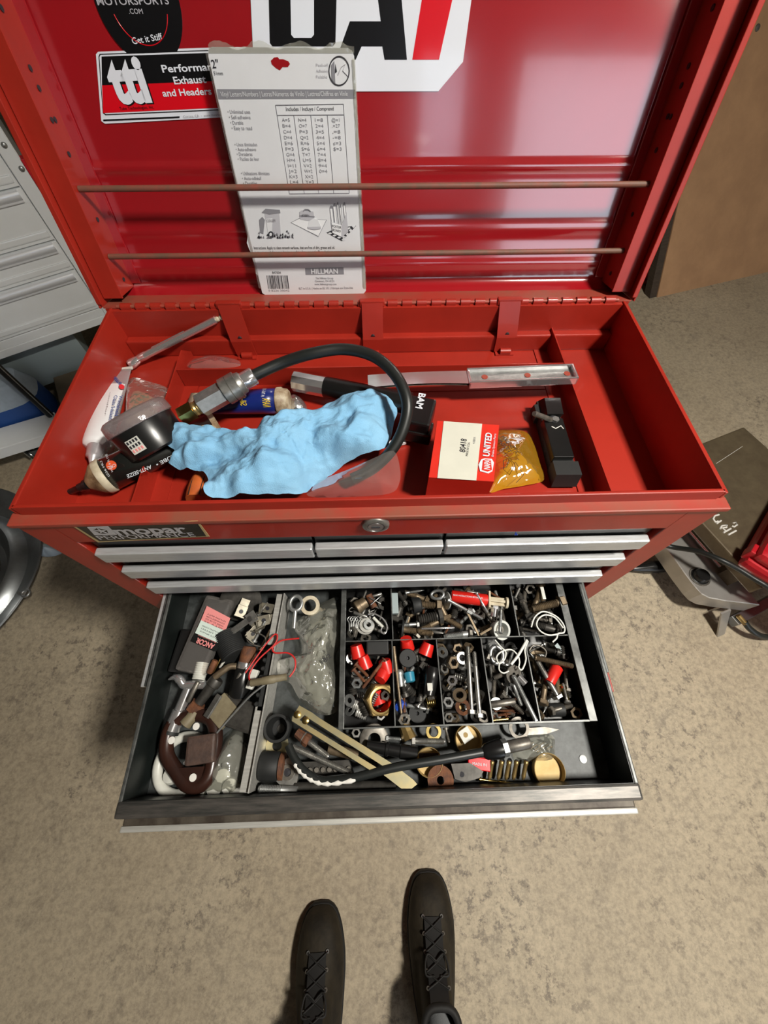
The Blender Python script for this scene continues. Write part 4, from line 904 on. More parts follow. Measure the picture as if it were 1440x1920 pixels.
# yellow magnetic insert bag
t = thing('insert_bag', 'translucent yellow bag lettered MAGNETIC INSERT beside the parts box', 'bag')
sheet([G(x, y, .944) for x, y in ((930, 812), (955, 806), (985, 810), (1000, 830), (1012, 868), (1020, 900), (985, 910), (945, 917), (918, 923), (921, 890), (925, 850))], None, .012, .0022, 45, 8, 'bag_yellow', rings=14, res=5).build('bag_film', t)
sheet([G(x, y, .941) for x, y in ((930, 830), (980, 822), (1000, 865), (1005, 895), (935, 908))], None, .007, .003, 60, 5, 'bronze', rings=8, res=4).build('contents', t)
mb = MB().text('MAGNETIC', G(938, 820, .958), G(970, 853, .958), .0052, UP, 'ink'); mb.text('INSERT', G(934, 828, .9575), G(954, 850, .9575), .0048, UP, 'ink')
for path in (((932, 852), (944, 847), (955, 858), (950, 876), (938, 878)), ((944, 864), (955, 858), (966, 872), (955, 890), (944, 880), (944, 864)), ((966, 866), (982, 890), (968, 905))): mb.tube([G(*p, .958) for p in path], .0003, 'ink', 4)
mb.build('printing', t); rethink(t)
# black clamp block with a bolt
A = G(1022, 756, .952); B = G(1062, 898, .952); M2 = along(A, B); L = (B - A).length; t = thing('clamp_block', 'black moulded clamp block with a loose bolt through it', 'clamp', M=M2)
MB().bb((0, -.012, -.013), (L, .012, .004), 'rubber', .001).prism([(.0, -.010, .004), (.030, -.011, .004), (.030, -.008, .013), (.004, -.006, .013)], (0, .019, 0), 'black_plastic').bb((.034, -.013, .0), (L - .022, .010, .0105), 'black_plastic', .001).prism([(L - .018, -.014, -.010), (L + .004, -.014, -.010), (L, -.014, .008), (L - .018, -.014, .008)], (0, .028, 0), 'rubber').prism([(.002, -.016, -.010), (.024, -.016, -.010), (.020, -.016, .004), (.006, -.016, .004)], (0, .006, 0), 'rubber').build('block', t)
MB().cyl((.036, -.001, .0105), (.036, -.001, .0112), .0055, 'ink', 18).build('bore', t)
mi = M2.inverted(); a = mi @ G(1003, 776, .985); b = V((.0355, -.001, .008)); MB().tube([a, b], .0030, 'dark_steel', 12).lathe(a, a - b, [(-.002, .0032), (.002, .0026)], 'dark_steel', 10).build('bolt', t)
MB().cyl((.0375, .0, .0112), (.0375, .0, .0135), .0042, 'zinc', 6, smooth=False).build('nut', t)
mb = MB().tube([(.047, -.006, .0105), (.050, -.002, .0105), (.046, .005, .0105), (.0505, .007, .0105)], .0007, 'grime_white', 5); mb.build('chalk_mark', t)
# orange grip under the towel
A = G(371, 930, .953); B = G(371, 888, .955); mb = MB(); pr_ = []
for k in range(13):
    u = k / 12; pr_.append((u * .034, .0128 * math.sqrt(max(.02, 1 - (u * 1.05 - .25) ** 2))))
mb.lathe(G(371, 938, .953), V((0, 1, .03)), pr_, 'orange', 10, True)
for x in (-.005, .006): mb.tube([G(371, 938, .953) + V((x, y, .0133 - abs(x) * .25 - .5 * max(0, y - .012) ** 1.2)) for y in (0, .008, .016, .024)], .0005, 'rubber', 5)
put(mb, 'orange_grip', 'ribbed orange plastic grip poking out from under the blue towel', 'handle')
mb = sheet([G(x, y, z) for x, y, z in ((575, 928, .955), (600, 902, .955), (650, 882, .965), (700, 860, .975), (738, 846, .985), (750, 880, .975), (748, 908, .965), (730, 926, .955), (660, 932, .95), (610, 934, .95))], None, .004, .003, 40, 14, 'film_clear', rings=10, res=4)
put(mb, 'plastic_film', 'loose clear plastic film between the hose end and the front rim', 'film')
mb = sheet([G(x, y, .958) for x, y in ((352, 689), (362, 674), (392, 668), (425, 671), (448, 677), (450, 686), (430, 690), (390, 691))], None, .006, .002, 60, 15, 'film_clear', rings=6, res=4)
put(mb, 'blister_scrap', 'clear pinkish blister scrap behind the till divider', 'plastic')

# ================================================================ hardware in the open drawer
DF = DZ + .0005
def hexbolt(L, r, m, hr=None, hh=None, thread=.6, n=12, head=6, m2=None):
    "bolt along local X: head before 0, shank to L, ridged thread on the last part"
    hr = hr or r * 1.85; hh = hh or r * 1.3; mb = MB()
    mb.lathe((-hh, 0, 0), (1, 0, 0), [(0, hr * .86), (hh * .15, hr), (hh, hr)], m2 or m, head, head > 8)
    pr_ = [(0, r * .96), (L * (1 - thread), r * .96)]; p = max(.0011, r * .42); x = L * (1 - thread)
    while x < L - p: pr_ += [(x + p * .25, r * 1.02), (x + p * .75, r * .80)]; x += p
    pr_ += [(L, r * .7)]; mb.lathe((0, 0, 0), (1, 0, 0), pr_, m, n); return mb
def woodscrew(L, r, m):
    mb = MB(); mb.lathe((-r * .9, 0, 0), (1, 0, 0), [(0, r * 1.9), (r * .3, r * 1.9), (r * .9, r)], m, 12)
    pr_ = [(0, r * .95)]; p = r * .8; x = L * .12
    while x < L - p: k = min(1, (L - x) / (L * .35)); pr_ += [(x + p * .4, r * 1.05 * k), (x + p * .8, r * .66 * k)]; x += p
    mb.lathe((0, 0, 0), (1, 0, 0), pr_ + [(L, .0002)], m, 10); return mb
def hexnut(r, h, m): return MB().lathe((0, 0, -h / 2), (0, 0, 1), [(0, r * .55), (0, r * .95), (h * .12, r), (h * .88, r), (h, r * .95), (h, r * .55), (0, r * .55)], m, 6, False, cap=False).lathe((0, 0, -h / 2), (0, 0, 1), [(h, r * .56), (0, r * .56)], m, 14, True, cap=False)
def washer(r, h, m, k=.45): return MB().ring((0, 0, -h / 2), (0, 0, 1), r * k, r, h, m, 24)
def spring(L, r, w, m, turns=7): return MB().tube([(L * i / (turns * 10), r * math.cos(2 * PI * i / 10), r * math.sin(2 * PI * i / 10)) for i in range(turns * 10 + 1)], w, m, 6)
def cotter(L, m): return MB().tube(smooth_path([(L, .001, 0), (.006, .0012, 0), (.001, .0035, 0), (-.003, 0, 0), (.001, -.0035, 0), (.006, -.0012, 0), (L * .9, -.001, 0)], 5), .0008, m, 6)
def pin(L, r, m): return MB().lathe((0, 0, 0), (1, 0, 0), [(0, r * .8), (r * .3, r), (L - r * .3, r), (L, r * .8)], m, 12)
def capm(r, h, m): return MB().lathe((0, 0, 0), (1, 0, 0), [(0, r * .80), (0, r), (h * .75, r * .88), (h, r * .78), (h, .0001)], m, 18).lathe((0, 0, 0), (1, 0, 0), [(0, r * .8), (h * .7, r * .7), (h * .7, .0001)], m, 18, cap=False)
_mc = {}
def M_(key, fn):
    if key not in _mc: _mc[key] = fn().mesh(key)
    return _mc[key]
def inst(name, me, M, label, cat, group=None):
    o = bpy.data.objects.new(name, me); COL.objects.link(o); o.matrix_world = M; return tag(o, label, cat, group)
def seg(p, q, za, zb=None): return G(*p, za), G(*q, za if zb is None else zb)
def lay(name, mbf, p, q, za, zb, label, cat, roll=0, group=None):
    A, B = seg(p, q, za, zb); return inst(name, mbf((B - A).length).mesh(name), along(A, B, roll), label, cat, group)

# aluminium divider strip
t = thing('drawer_divider', 'aluminium divider rail running front to back in the open drawer', 'divider')
A = G(534, 1112, .764); B = G(466, 1488, .764); A.z = B.z = DF; n = (B - A).normalized(); sx = V((n.y, -n.x, 0)); sx = sx if sx.x < 0 else -sx
MB().prism([A, B, B + UP * .045, A + UP * .045], sx * .0014, 'alu_light').build('web', t)
def fl(f0, f1, m, z=.038, w=.0125): return MB().prism([A.lerp(B, f0) + UP * z, A.lerp(B, f1) + UP * z, A.lerp(B, f1) + UP * z + sx * w, A.lerp(B, f0) + UP * z + sx * w], UP * .0012, m)
fl(0, .30, 'alu_light').build('flange', t); fl(.62, 1, 'alu_light').build('flange', t)
rb = fl(.30, .64, 'rubber', .038, .010)
for k in range(7):
    c = A.lerp(B, .34 + k * .045) + UP * .039 + sx * .012; rb.lathe(c, UP, [(-.004, .0030), (.001, .0032), (.003, .002), (.003, .0001)], 'rubber', 10)
rb.build('rubber_strip', t, label='black rubber strip with bumps'); rethink(t)
# ---- left bay
t = thing('terminal_pack', 'black clamshell pack with a pink and green label in the drawer', 'package')
A = G(415, 1128, .744); B = G(362, 1258, .744); M2 = along(A, B); MB().box((A + B) / 2, ((B - A).length, .036, .018), 'black_plastic', .004, M2.to_3x3()).build('backing', t)
MB().box((A + B) / 2 + V((0, 0, .004)), ((B - A).length + .008, .042, .014), 'film_clear', .005, M2.to_3x3()).build('clamshell', t)
Z = .7595; Q = lambda x, y: G(x, y, Z); mb = MB()
mb.prism([Q(388, 1136), Q(432, 1159), Q(423, 1183), Q(377, 1163)], (0, 0, .0004), 'pink_label').prism([Q(377, 1163), Q(423, 1183), Q(412, 1207), Q(366, 1187)], (0, 0, .0004), 'green_label').prism([Q(366, 1187), Q(412, 1207), Q(405, 1222), Q(358, 1202)], (0, 0, .0003), 'black')
def qt(s_, a, b, h, m, **k): return mb.text(s_, Q(*a), Q(*b), h, UP, m, **k)
qt('ANCOR', (404, 1209), (371, 1196), .0065, 'pink_label', bold=.03, lift=.0008); qt('Marine Grade Products', (406, 1204), (372, 1190), .0016, 'pink_label', lift=.0008)
for k, s_ in enumerate(('NYLON BUTT', 'CONNECTOR', 'WIRE 22-18 GA', 'QTY 25')): qt(s_, (424 - k * 2, 1165 + k * 4.5), (390 - k * 2, 1150 + k * 4.5), .0017, 'ink', lift=.0008)
for k, s_ in enumerate(('TIN PLATED COPPER', 'UL LISTED', 'BUTT SPLICE')): qt(s_, (414 - k * 2, 1187 + k * 5), (380 - k * 2, 1172 + k * 5), .0016, 'ink', lift=.0008)
mb.build('label_card', t); rethink(t)
put(MB().box(G(352, 1222, .733), (.030, .058, .020), 'black_plastic', .003, Matrix.Rotation(-.12, 3, 'Z')), 'plastic_box', 'low black plastic box against the drawer side under the clamshell pack', 'box')
c = G(452, 1126, .742); put(MB().lathe(c, V((.25, -.55, .8)), [(0, .026), (.001, .029), (.005, .029), (.006, .026), (.006, .0001)], 'blackened', 40), 'round_lid', 'dark round metal lid tilted at the back of the drawer', 'lid')
def clip(m):
    mb = MB(); mb.bb((-.009, -.007, 0), (.009, .007, .0012), m, .0004).bb((-.009, -.007, 0), (-.0078, .007, .010), m).bb((.009, -.006, .0), (.018, .006, .0012), m).bb((.0175, -.006, 0), (.0187, .006, -.006), m)
    return mb.cyl((0, 0, .0012), (0, 0, .0016), .0030, 'ink', 14)
for x, y, rz, rx in ((452, 1147, 1.3, .4), (502, 1140, -.2, .6), (495, 1163, .2, .4), (482, 1173, 2.2, .3), (474, 1188, .9, .7)):
    inst('spring_clip', M_('spring_clip', lambda: clip('clip_metal')), Matrix.Translation(G(x, y, .752)) @ Matrix.Rotation(rz, 4, 'Z') @ Matrix.Rotation(rx, 4, 'X'), 'bent steel spring clip with a hole, heaped beside the divider rail', 'clip', 'spring clips beside the divider rail')
A, B = seg((418, 1197), (472, 1158), .756, .762); M2 = along(A, B); put(MB().box((A + B) / 2, ((B - A).length, .009, .0015), 'steel', .0004, M2.to_3x3()).box(B, (.014, .016, .0015), 'steel', .0004, M2.to_3x3()), 'metal_strap', 'flat steel strap with a wider end on top of the spring clips', 'strap')
for k, (a, b, m) in enumerate((((478, 1200), (497, 1165), 'zinc'), ((490, 1215), (508, 1180), 'bronze'), ((486, 1150), (502, 1130), 'steel'))):
    lay('stove_bolt', lambda L: hexbolt(L, .0022, m, head=14), a, b, .750, .755, ['bright zinc stove bolt', 'bronze stove bolt', 'steel stove bolt'][k] + ' lying between the spring clips', 'bolt')
mb = MB().tube(smooth_path([G(x, y, .756) for x, y in ((462, 1188), (467, 1205), (492, 1212), (498, 1198), (490, 1190), (470, 1183))], 4, True), .0010, 'dark_steel', 6, True); put(mb, 'wire_clip', 'bent wire clip ring beside the black coil', 'clip')
A, B = seg((424, 1192), (462, 1222), .745); ax = (B - A).normalized(); pr_ = []
for k in range(14): pr_ += [(k * .0026, .0185), (k * .0026 + .0013, .0168)]
put(MB().lathe(A, V((.55, -.85, .1)), pr_, 'rubber', 32), 'cable_coil', 'ribbed black coil of tubing beside the clamshell pack', 'coil')
t = thing('condenser', 'small round condenser with corroded cap, silver band and black body', 'condenser'); A, B = seg((468, 1212), (447, 1308), .752, .738); ax = (B - A).normalized(); L = (B - A).length
MB().lathe(A, ax, [(0, .0075), (.003, .0098), (.021, .0100)], 'rust', 20).build('corroded_cap', t); MB().lathe(A + ax * .020, ax, [(0, .0102), (.001, .0106), (.009, .0106)], 'chrome', 24).build('band', t); MB().lathe(A + ax * .028, ax, [(0, .0108), (.004, .0125), (L - .03, .0135), (L - .028, .012)], 'black_plastic', 24).build('body', t); rethink(t)
mb = MB(); mb.box(G(474, 1274, .752), (.009, .024, .008), 'white_plastic', .001, Matrix.Rotation(-.25, 3, 'Z')); put(mb, 'white_connector', 'white plastic connector block against the divider rail', 'connector')
A, B = seg((380, 1243), (371, 1278), .748); put(MB().lathe(A, B - A, [(k * .0014, .0085 - .0006 * (k % 2)) for k in range(16)], 'white_plastic', 18), 'ribbed_plug', 'short ribbed white plug below the clamshell pack', 'plug')
rw = [(460, 1262), (483, 1229), (503, 1202), (516, 1189), (520, 1195), (514, 1209), (487, 1234), (471, 1256), (467, 1270), (471, 1280)]
put(MB().tube(smooth_path([G(x, y, .768) for x, y in rw], 5), .0011, 'wire_red', 7), 'red_wire', 'thin red wire doubled over the divider rail', 'wire')
put(MB().tube(smooth_path([G(x, y, .768) for x, y in ((561, 1197), (532, 1200), (520, 1206), (511, 1215), (516, 1224), (538, 1224), (550, 1231), (554, 1242), (552, 1256), (543, 1269))], 5), .0011, 'wire_red', 7), 'red_wire', 'thin red wire curling over the clear bag to the grey sleeve', 'wire')
A, B = seg((470, 1281), (537, 1269), .770); mb = MB().lathe(A, B - A, [(0, .0042), (.001, .0046), (.014, .0046), (.015, .0052), (.030, .0052), (.031, .0044), ((B - A).length, .0042)], 'fibre_block', 16); put(mb, 'fuse_sleeve', 'grey-green in-line sleeve lying across the divider rail', 'sleeve')
put(MB().tube(smooth_path([G(405, 1376, .750), G(440, 1336, .756), G(470, 1304, .764), G(497, 1283, .766)], 5), .0013, 'zinc', 8), 'thin_cable', 'thin straight grey cable beside the divider rail', 'cable')
t = thing('chrome_latch', 'chrome T-shaped latch with a hooked crossbar in the drawer', 'latch'); A, B = seg((355, 1288), (319, 1376), .745, .740); ax = (B - A).normalized(); L = (B - A).length
MB().lathe(A, ax, [(0, .0066), (L * .5, .0070), (L * .52, .0088), (L - .004, .0098)], 'chrome', 24).build('barrel', t); MB().lathe(A + ax * (L - .004), ax, [(0, .0100), (.004, .0102), (.0045, .0001)], 'rubber', 24).build('end_ring', t)
MB().tube(smooth_path([G(316, 1274, .753), G(328, 1270, .754), G(338, 1275, .753), G(345, 1284, .750), G(360, 1284, .749), G(384, 1284, .748)], 5), [.001 + .0045 * min(1, i / 8) for i in range(26)], 'chrome', 12).build('crossbar', t); rethink(t)
put(MB().tube(smooth_path([G(402, 1270, .757), G(418, 1258, .758), G(430, 1250, .758), G(443, 1249, .756)], 5), .0042, 'bronze', 14), 'bent_pipe', 'bent bronze pipe stub in front of the corroded condenser', 'pipe')
t = thing('trailer_plug', 'grey plastic electrical plug with a dirty brown nut', 'plug'); A, B = seg((408, 1272), (370, 1322), .752, .745); ax = (B - A).normalized()
MB().lathe(A, ax, [(0, .0080), (.002, .0090), (.010, .0090), (.011, .0070), ((B - A).length, .0062)], 'blackened', 18).build('plug_body', t); MB().lathe(B, ax, [(-.003, .0100), (.009, .0100)], 'rust', 6, False).build('dirty_nut', t); rethink(t)
A, B = seg((368, 1334), (346, 1360), .745); put(MB().lathe(A, B - A, [(0, .0065), (.001, .0072), ((B - A).length - .001, .0078), ((B - A).length, .006)], 'fibre_block', 18), 'plastic_sleeve', 'short yellowish plastic sleeve below the dirty brown nut', 'sleeve')
A, B = seg((412, 1303), (386, 1345), .757); put(MB().box((A + B) / 2, ((B - A).length, .009, .003), 'steel', .0005, along(A, B, .5).to_3x3()), 'steel_plate', 'narrow bright steel plate beside the fibre block', 'plate')
put(MB().box(G(419, 1333, .746), (.030, .030, .012), 'fibre_block', .001, Matrix.Rotation(-.75, 3, 'Z')), 'fibre_block', 'square tan fibre block beside the thin grey cable', 'block')
put(MB().box(G(455, 1340, .735), (.05, .035, .03), 'blackened', .004, Matrix.Rotation(-.3, 3, 'Z')), 'relay_box', 'dark relay box lying deep beside the divider rail', 'box')
for k, (a, b, m, l) in enumerate((((400, 1262), (420, 1222), 'bright_brass', 'thin brass rod standing out of the heap'), ((412, 1252), (424, 1234), 'white_plastic', 'short white peg in the heap'), ((392, 1262), (404, 1238), 'rust', 'rusty stub in the heap'), ((352, 1316), (372, 1278), 'dark_steel', 'dark steel rod leaning on the chrome latch'), ((440, 1282), (452, 1262), 'dark_steel', 'dark steel peg under the bent bronze pipe'))):
    lay(('brass_rod', 'white_peg', 'rusty_stub', 'steel_rod', 'steel_peg')[k], lambda L: pin(L, (.0009, .0016, .004, .003, .0025)[k], m), a, b, .750, .756, l + ' beside the clamshell pack' if k < 3 else l, 'rod')
# brown insulator with pad, white ring, bag of grommets
t = thing('insulator_flange', 'glossy dark brown oval flange carrying a square brown pad', 'flange'); O = G(358, 1408, .740); pr_ = []
for sc_, z in ((1, .006), (.6, .006)): pass
ov = [(315, 1378), (330, 1352), (365, 1340), (395, 1348), (405, 1378), (400, 1420), (392, 1455), (372, 1474), (350, 1470), (330, 1445), (313, 1415)]
P = smooth_path([G(x, y, .742) for x, y in ov], 4, True); MB().tube(P, .0085, 'brown_bakelite', 12, True).build('oval_rim', t)
MB().prism([G(x, y, .740) for x, y in ((330, 1440), (388, 1436), (378, 1472), (352, 1470))], (0, 0, .008), 'brown_bakelite').build('bridge', t)
for x, y in ((362, 1458), (322, 1388), (368, 1362)): MB().lathe(G(x, y, .7495), UP, [(0, .0042), (.0006, .0042), (.0008, .0001)], 'grime_white', 16).build('mounting_hole', t)
MB().box(G(378, 1405, .757), (.034, .031, .010), 'brown_pad', .003, Matrix.Rotation(.10, 3, 'Z')).build('pad', t, label='square brown pad')
for k in range(4): MB().lathe(G(347 + k * 16, 1430 - k * 2.5, .757), V((0, -.5, 1)), [(0, .0022), (.0016, .0018), (.002, .0001)], 'chrome', 10).build('stud', t)
rethink(t)
c = G(344, 1434, .728); put(MB().tube([c + V((.031 * math.cos(q), .031 * math.sin(q), 0)) for q in [2 * PI * i / 40 for i in range(40)]], .0062, 'white_plastic', 12, True), 'white_ring', 'thick white rubber ring under the dark brown flange', 'ring')
t = thing('grommet_bag', 'clear bag of off-white plastic grommets in the front corner of the drawer', 'bag')
for k, (x, y) in enumerate(((395, 1462), (418, 1455), (432, 1472), (405, 1480), (375, 1484), (445, 1485), (325, 1455))):
    MB().lathe(G(x, y, .728), V((.3 * math.sin(k), .3 * math.cos(k * 2), 1)), [(0, .009), (.002, .010), (.008, .009), (.009, .004), (.009, .0001)], 'white_plastic', 16).build('grommet', t)
sheet([G(x, y, .724) for x, y in ((352, 1488), (385, 1450), (410, 1410), (425, 1378), (452, 1366), (470, 1400), (468, 1450), (460, 1492), (400, 1496))], None, .022, .006, 45, 3, 'bag_clear', rings=12, res=4).build('bag_film', t); rethink(t)
# ---- middle bay
t = thing('eye_bolt', 'steel eye bolt beside a white ring at the back of the drawer', 'bolt'); c = G(555, 1131, .757); MB().tube([c + V((.0085 * math.cos(q), .0105 * math.sin(q), 0)) for q in [2 * PI * i / 24 for i in range(24)]], .0028, 'zinc', 10, True).build('eye', t)
MB().tube([c + V((0, -.010, 0)), G(551, 1178, .752)], .0028, 'zinc', 10).build('shank', t); rethink(t)
put(MB().ring(G(582, 1136, .748), V((.1, -.2, 1)), .0085, .0135, .009, 'cream', 28, True), 'bushing_ring', 'off-white bushing ring beside the eye bolt', 'ring')
t = thing('plastic_bag', 'large crumpled clear plastic bag marked in ink between rail and organiser', 'bag')
ol = [(553, 1172), (585, 1143), (612, 1128), (636, 1122), (641, 1165), (639, 1205), (630, 1232), (637, 1275), (638, 1315), (630, 1335), (608, 1341), (578, 1328), (558, 1305), (545, 1282), (524, 1272), (521, 1240), (545, 1236), (563, 1225), (562, 1200)]
sheet([G(x, y, .738) for x, y in ol], G(598, 1232, .74).xy, .020, .0085, 42, 7, 'bag_clear', rings=26, res=5).build('bag_film', t)
sheet([G(x, y, .733) for x, y in ((570, 1180), (610, 1150), (628, 1190), (615, 1230), (628, 1290), (600, 1325), (570, 1300), (555, 1262), (575, 1225))], None, .014, .006, 40, 17, 'bag_clear', rings=12, res=4).build('bag_underside', t)
MB().text('10/2', G(606, 1246, .766), G(622, 1232, .766), .0065, UP, 'ink').build('ink_marking', t); rethink(t)
c = G(529, 1366, .7185); t = thing('rubber_cup', 'deep round black rubber cup standing beside the divider rail', 'cup', c)
MB().lathe((0, 0, 0), UP, [(0, .0130), (.002, .0150), (.030, .0165), (.032, .0160), (.032, .0130), (.030, .0125), (.006, .0110), (.006, .0001)], 'rubber', 36).build('cup_wall', t); MB().lathe((0, 0, .006), UP, [(0, .0055), (.001, .005), (.001, .0001)], 'blackened', 20).build('plug', t)
A, B = seg((489, 1436), (524, 1437), .736); t = thing('rubber_bushing', 'stubby black rubber bushing with a rusty washer on its end', 'bushing'); MB().lathe(A, B - A, [(0, .0150), (.002, .0160), ((B - A).length - .002, .0160), ((B - A).length, .0145)], 'rubber', 32).build('bushing', t); MB().lathe(B + V((.001, 0, 0)), B - A, [(0, .0150), (.005, .0145), (.006, .0001)], 'rust', 24).build('rusty_washer', t); rethink(t)
# gold slotted bracket
t = thing('slotted_bracket', 'gold zinc-plated slotted bracket lying across the drawer', 'bracket'); Z = .768
Q = lambda x, y: G(x, y, Z); th = V((0, 0, .0025))
mb = MB().prism([Q(562, 1323), Q(585, 1336), Q(600, 1347), Q(738, 1433), Q(726, 1441), Q(584, 1350), Q(572, 1341)], th, 'gold_zinc').prism([Q(549, 1344), Q(562, 1350), Q(708, 1440), Q(696, 1445), Q(548, 1352)], th, 'gold_zinc').prism([Q(562, 1323), Q(572, 1341), Q(562, 1350), Q(549, 1344)], th, 'gold_zinc').prism([Q(738, 1433), Q(775, 1462), Q(782, 1470), Q(772, 1478), Q(752, 1478), Q(708, 1444), Q(726, 1441)], th, 'gold_zinc')
mb.build('slotted_arm', t)
for x, y in ((558, 1340), (574, 1351)): MB().lathe(Q(x, y) + th, UP, [(0, .0045), (.0015, .0042), (.0025, .0025), (.0025, .0001)], 'bright_brass', 16).build('screw_head', t)
rethink(t)
A, B = seg((573, 1386), (616, 1419), .752); t = thing('rusty_bolt', 'steel bolt with a rusty nut under the slotted bracket', 'bolt', M=along(A, B)); L = (B - A).length
hexbolt(L, .0035, 'steel', thread=.8).build('bolt', t); MB().lathe((-.014, 0, 0), (1, 0, 0), [(0, .005), (.010, .006), (.014, .0075), (.019, .0075)], 'rust', 6, False).build('rusty_nut', t)
lay('threaded_rod', lambda L: hexbolt(L, .0036, 'steel', .0037, .001, 1, 12, 12), (550, 1401), (660, 1451), .755, .752, 'long bright threaded rod lying behind the black brake hose', 'rod')
A, B = seg((616, 1404), (672, 1416), .745); put(MB().cyl(A, B, .006, 'bronze', 16), 'copper_tube', 'short brown copper tube under the slotted bracket', 'tube')
t = thing('brake_hose', 'black brake hose with torn white lining and a hex end fitting', 'hose')
hp = smooth_path([G(x, y, z) for x, y, z in ((541, 1398, .758), (552, 1422, .760), (572, 1448, .762), (606, 1464, .763), (660, 1459, .766), (740, 1439, .770), (830, 1424, .770), (912, 1409, .766))], 8); MB().tube(hp, .0048, 'hose', 14).build('hose', t)
MB().tube([p + V((-.001, -.0018, .0022)) for p in hp[10:34]], [.0028 + .0007 * math.sin(i * 2.1) for i in range(24)], 'grime_white', 8).build('torn_lining', t, label='torn white lining')
A, B = seg((905, 1411), (942, 1403), .766); ax = (B - A).normalized(); MB().lathe(A, ax, [(0, .0055), (.004, .0085), (.018, .0105), (.023, .0105)], 'black_plastic', 20).build('boot', t)
MB().lathe(B, ax, [(0, .0095), (.006, .0095)], 'zinc', 6, False).build('hex_nut', t); MB().lathe(B + ax * .006, ax, [(0, .0062), (.001, .0068), (.026, .0068), (.028, .006)], 'dark_steel', 20).build('sleeve', t); rethink(t)
A, B = seg((688, 1398), (782, 1414), .752); ax = (B - A).normalized(); L = (B - A).length; put(MB().lathe(A, ax, [(0, .006), (.022, .0065), (.023, .0078), (.026, .0078), (.027, .0068), (.040, .0070), (.041, .0082), (L, .0082), (L, .0001)], 'black_plastic', 20), 'shift_rod', 'black stepped rod lying behind the brake hose', 'rod')
c = G(542, 1447, .730); t = thing('flange_plate', 'grey cast flange with a round hole between bushing and hose', 'flange', c); MB().prism([V((.016 * math.cos(q), .016 * math.sin(q) * 1.1, 0)) for q in (.3, 1.2, 2.4, 3.6, 4.6, 5.5)], (0, 0, .008), 'steel').build('plate', t); MB().ring((0, 0, .008), UP, .0045, .0085, .002, 'dark_steel', 20).build('hole_rim', t); MB().lathe((0, 0, .0081), UP, [(0, .0045), (.0003, .0001)], 'ink', 16).build('hole', t)
mb = MB(); pts = []
for x, y in ((568, 1428), (655, 1424), (664, 1448), (572, 1458)): pts.append(G(x, y, .730))
mb.prism(pts, (0, 0, .012), 'blackened')
for k in range(7): mb.lathe(G(582 + k * 12, 1444 - k * .4, .742), UP, [(0, .0032), (.003, .0028), (.003, .0001)], 'dark_steel', 12)
put(mb, 'contact_strip', 'dark studded contact strip under the brake hose', 'strip')
lay('stud', lambda L: hexbolt(L, .0046, 'zinc', .0044, .001, .62, 14, 14), (556, 1482), (485, 1479), .742, .742, 'bright zinc stud end pointing at the divider rail', 'stud')
A, B = seg((552, 1477), (742, 1474), .735); put(MB().cyl(A, B, .006, 'blackened', 12), 'long_bar', 'long dark bar lying along the front of the drawer', 'bar')
c = G(701, 1385, .738); put(MB().lathe(c, V((.1, -.2, 1)), [(0, .008), (0, .018), (.006, .018), (.007, .016), (.007, .008), (0, .008)], 'dark_steel', 32, cap=False), 'half_flange', 'grey steel ring flange in front of the organiser', 'flange')
inst('hex_nut', hexnut(.006, .006, 'steel').mesh('hex_nut'), Matrix.Translation(G(668, 1374, .742)), 'plain steel nut beside the grey ring flange', 'nut')
lay('small_bolt', lambda L: hexbolt(L, .0024, 'zinc'), (728, 1384), (752, 1386), .742, .742, 'tiny zinc bolt beside the grey ring flange', 'bolt')
put(MB().ring(G(520, 1398, .722), UP, .006, .0145, .002, 'gold_zinc', 24), 'gold_washer', 'gold zinc washer under the black rubber cup', 'washer')
mb = MB(); A, B = seg((757, 1358), (768, 1386), .745); put(MB().lathe(A, B - A, [(0, .0075), ((B - A).length * .5, .0080), ((B - A).length, .0095), ((B - A).length, .006), ((B - A).length - .006, .0055)], 'brass', 8, False), 'brass_nozzle', 'tapered brass nozzle in front of the organiser', 'nozzle')
put(MB().ring(G(812, 1371, .737), V((0, -.1, 1)), .0060, .0095, .006, 'bright_brass', 28, True), 'brass_ring', 'plain bright brass ring in front of the organiser', 'ring')
lay('long_bolt', lambda L: hexbolt(L, .0036, 'steel'), (778, 1389), (834, 1390), .742, .742, 'steel bolt with bronze thread beside the plain brass ring', 'bolt')
lay('small_screw', lambda L: hexbolt(L, .0019, 'dark_steel', head=14), (836, 1368), (842, 1392), .735, .735, 'thin dark screw beside a gold cap', 'screw')
def goldcap(x, y, r, z, tilt, label):
    t = thing('brass_cup', label, 'cap', M=Matrix.Translation(G(x, y, z)) @ Matrix.Rotation(tilt, 4, 'X')); MB().lathe((0, 0, 0), UP, [(0, r * .96), (.001, r), (.011, r * 1.01), (.0115, r * .97), (.009, r * .93), (.003, r * .90), (.0025, .0001)], 'gold_cap', 40).build('cup', t); return t
goldcap(876, 1386, .0168, .728, .05, 'gold brass cap holding a square white nut')
goldcap(803, 1427, .0162, .729, .08, 'gold brass cap half under the brake hose')
goldcap(1025, 1444, .0190, .720, .0, 'largest gold brass cap lying alone on the bare drawer floor')
put(MB().box(G(873, 1378, .7365), (.015, .015, .004), 'white_plastic', .0006, Matrix.Rotation(.5, 3, 'Z')).cyl(G(873, 1378, .7386), G(873, 1378, .739), .003, 'gold_cap', 14), 'square_nut', 'square white nut in a gold brass cap', 'nut')
mb = MB().prism([G(x, y, .738) for x, y in ((785, 1412), (822, 1412), (822, 1419), (800, 1421), (800, 1428), (787, 1430))], (0, 0, .001), 'brown_bakelite'); put(mb, 'brown_bracket', 'small dark brown bracket inside a gold brass cap', 'bracket')
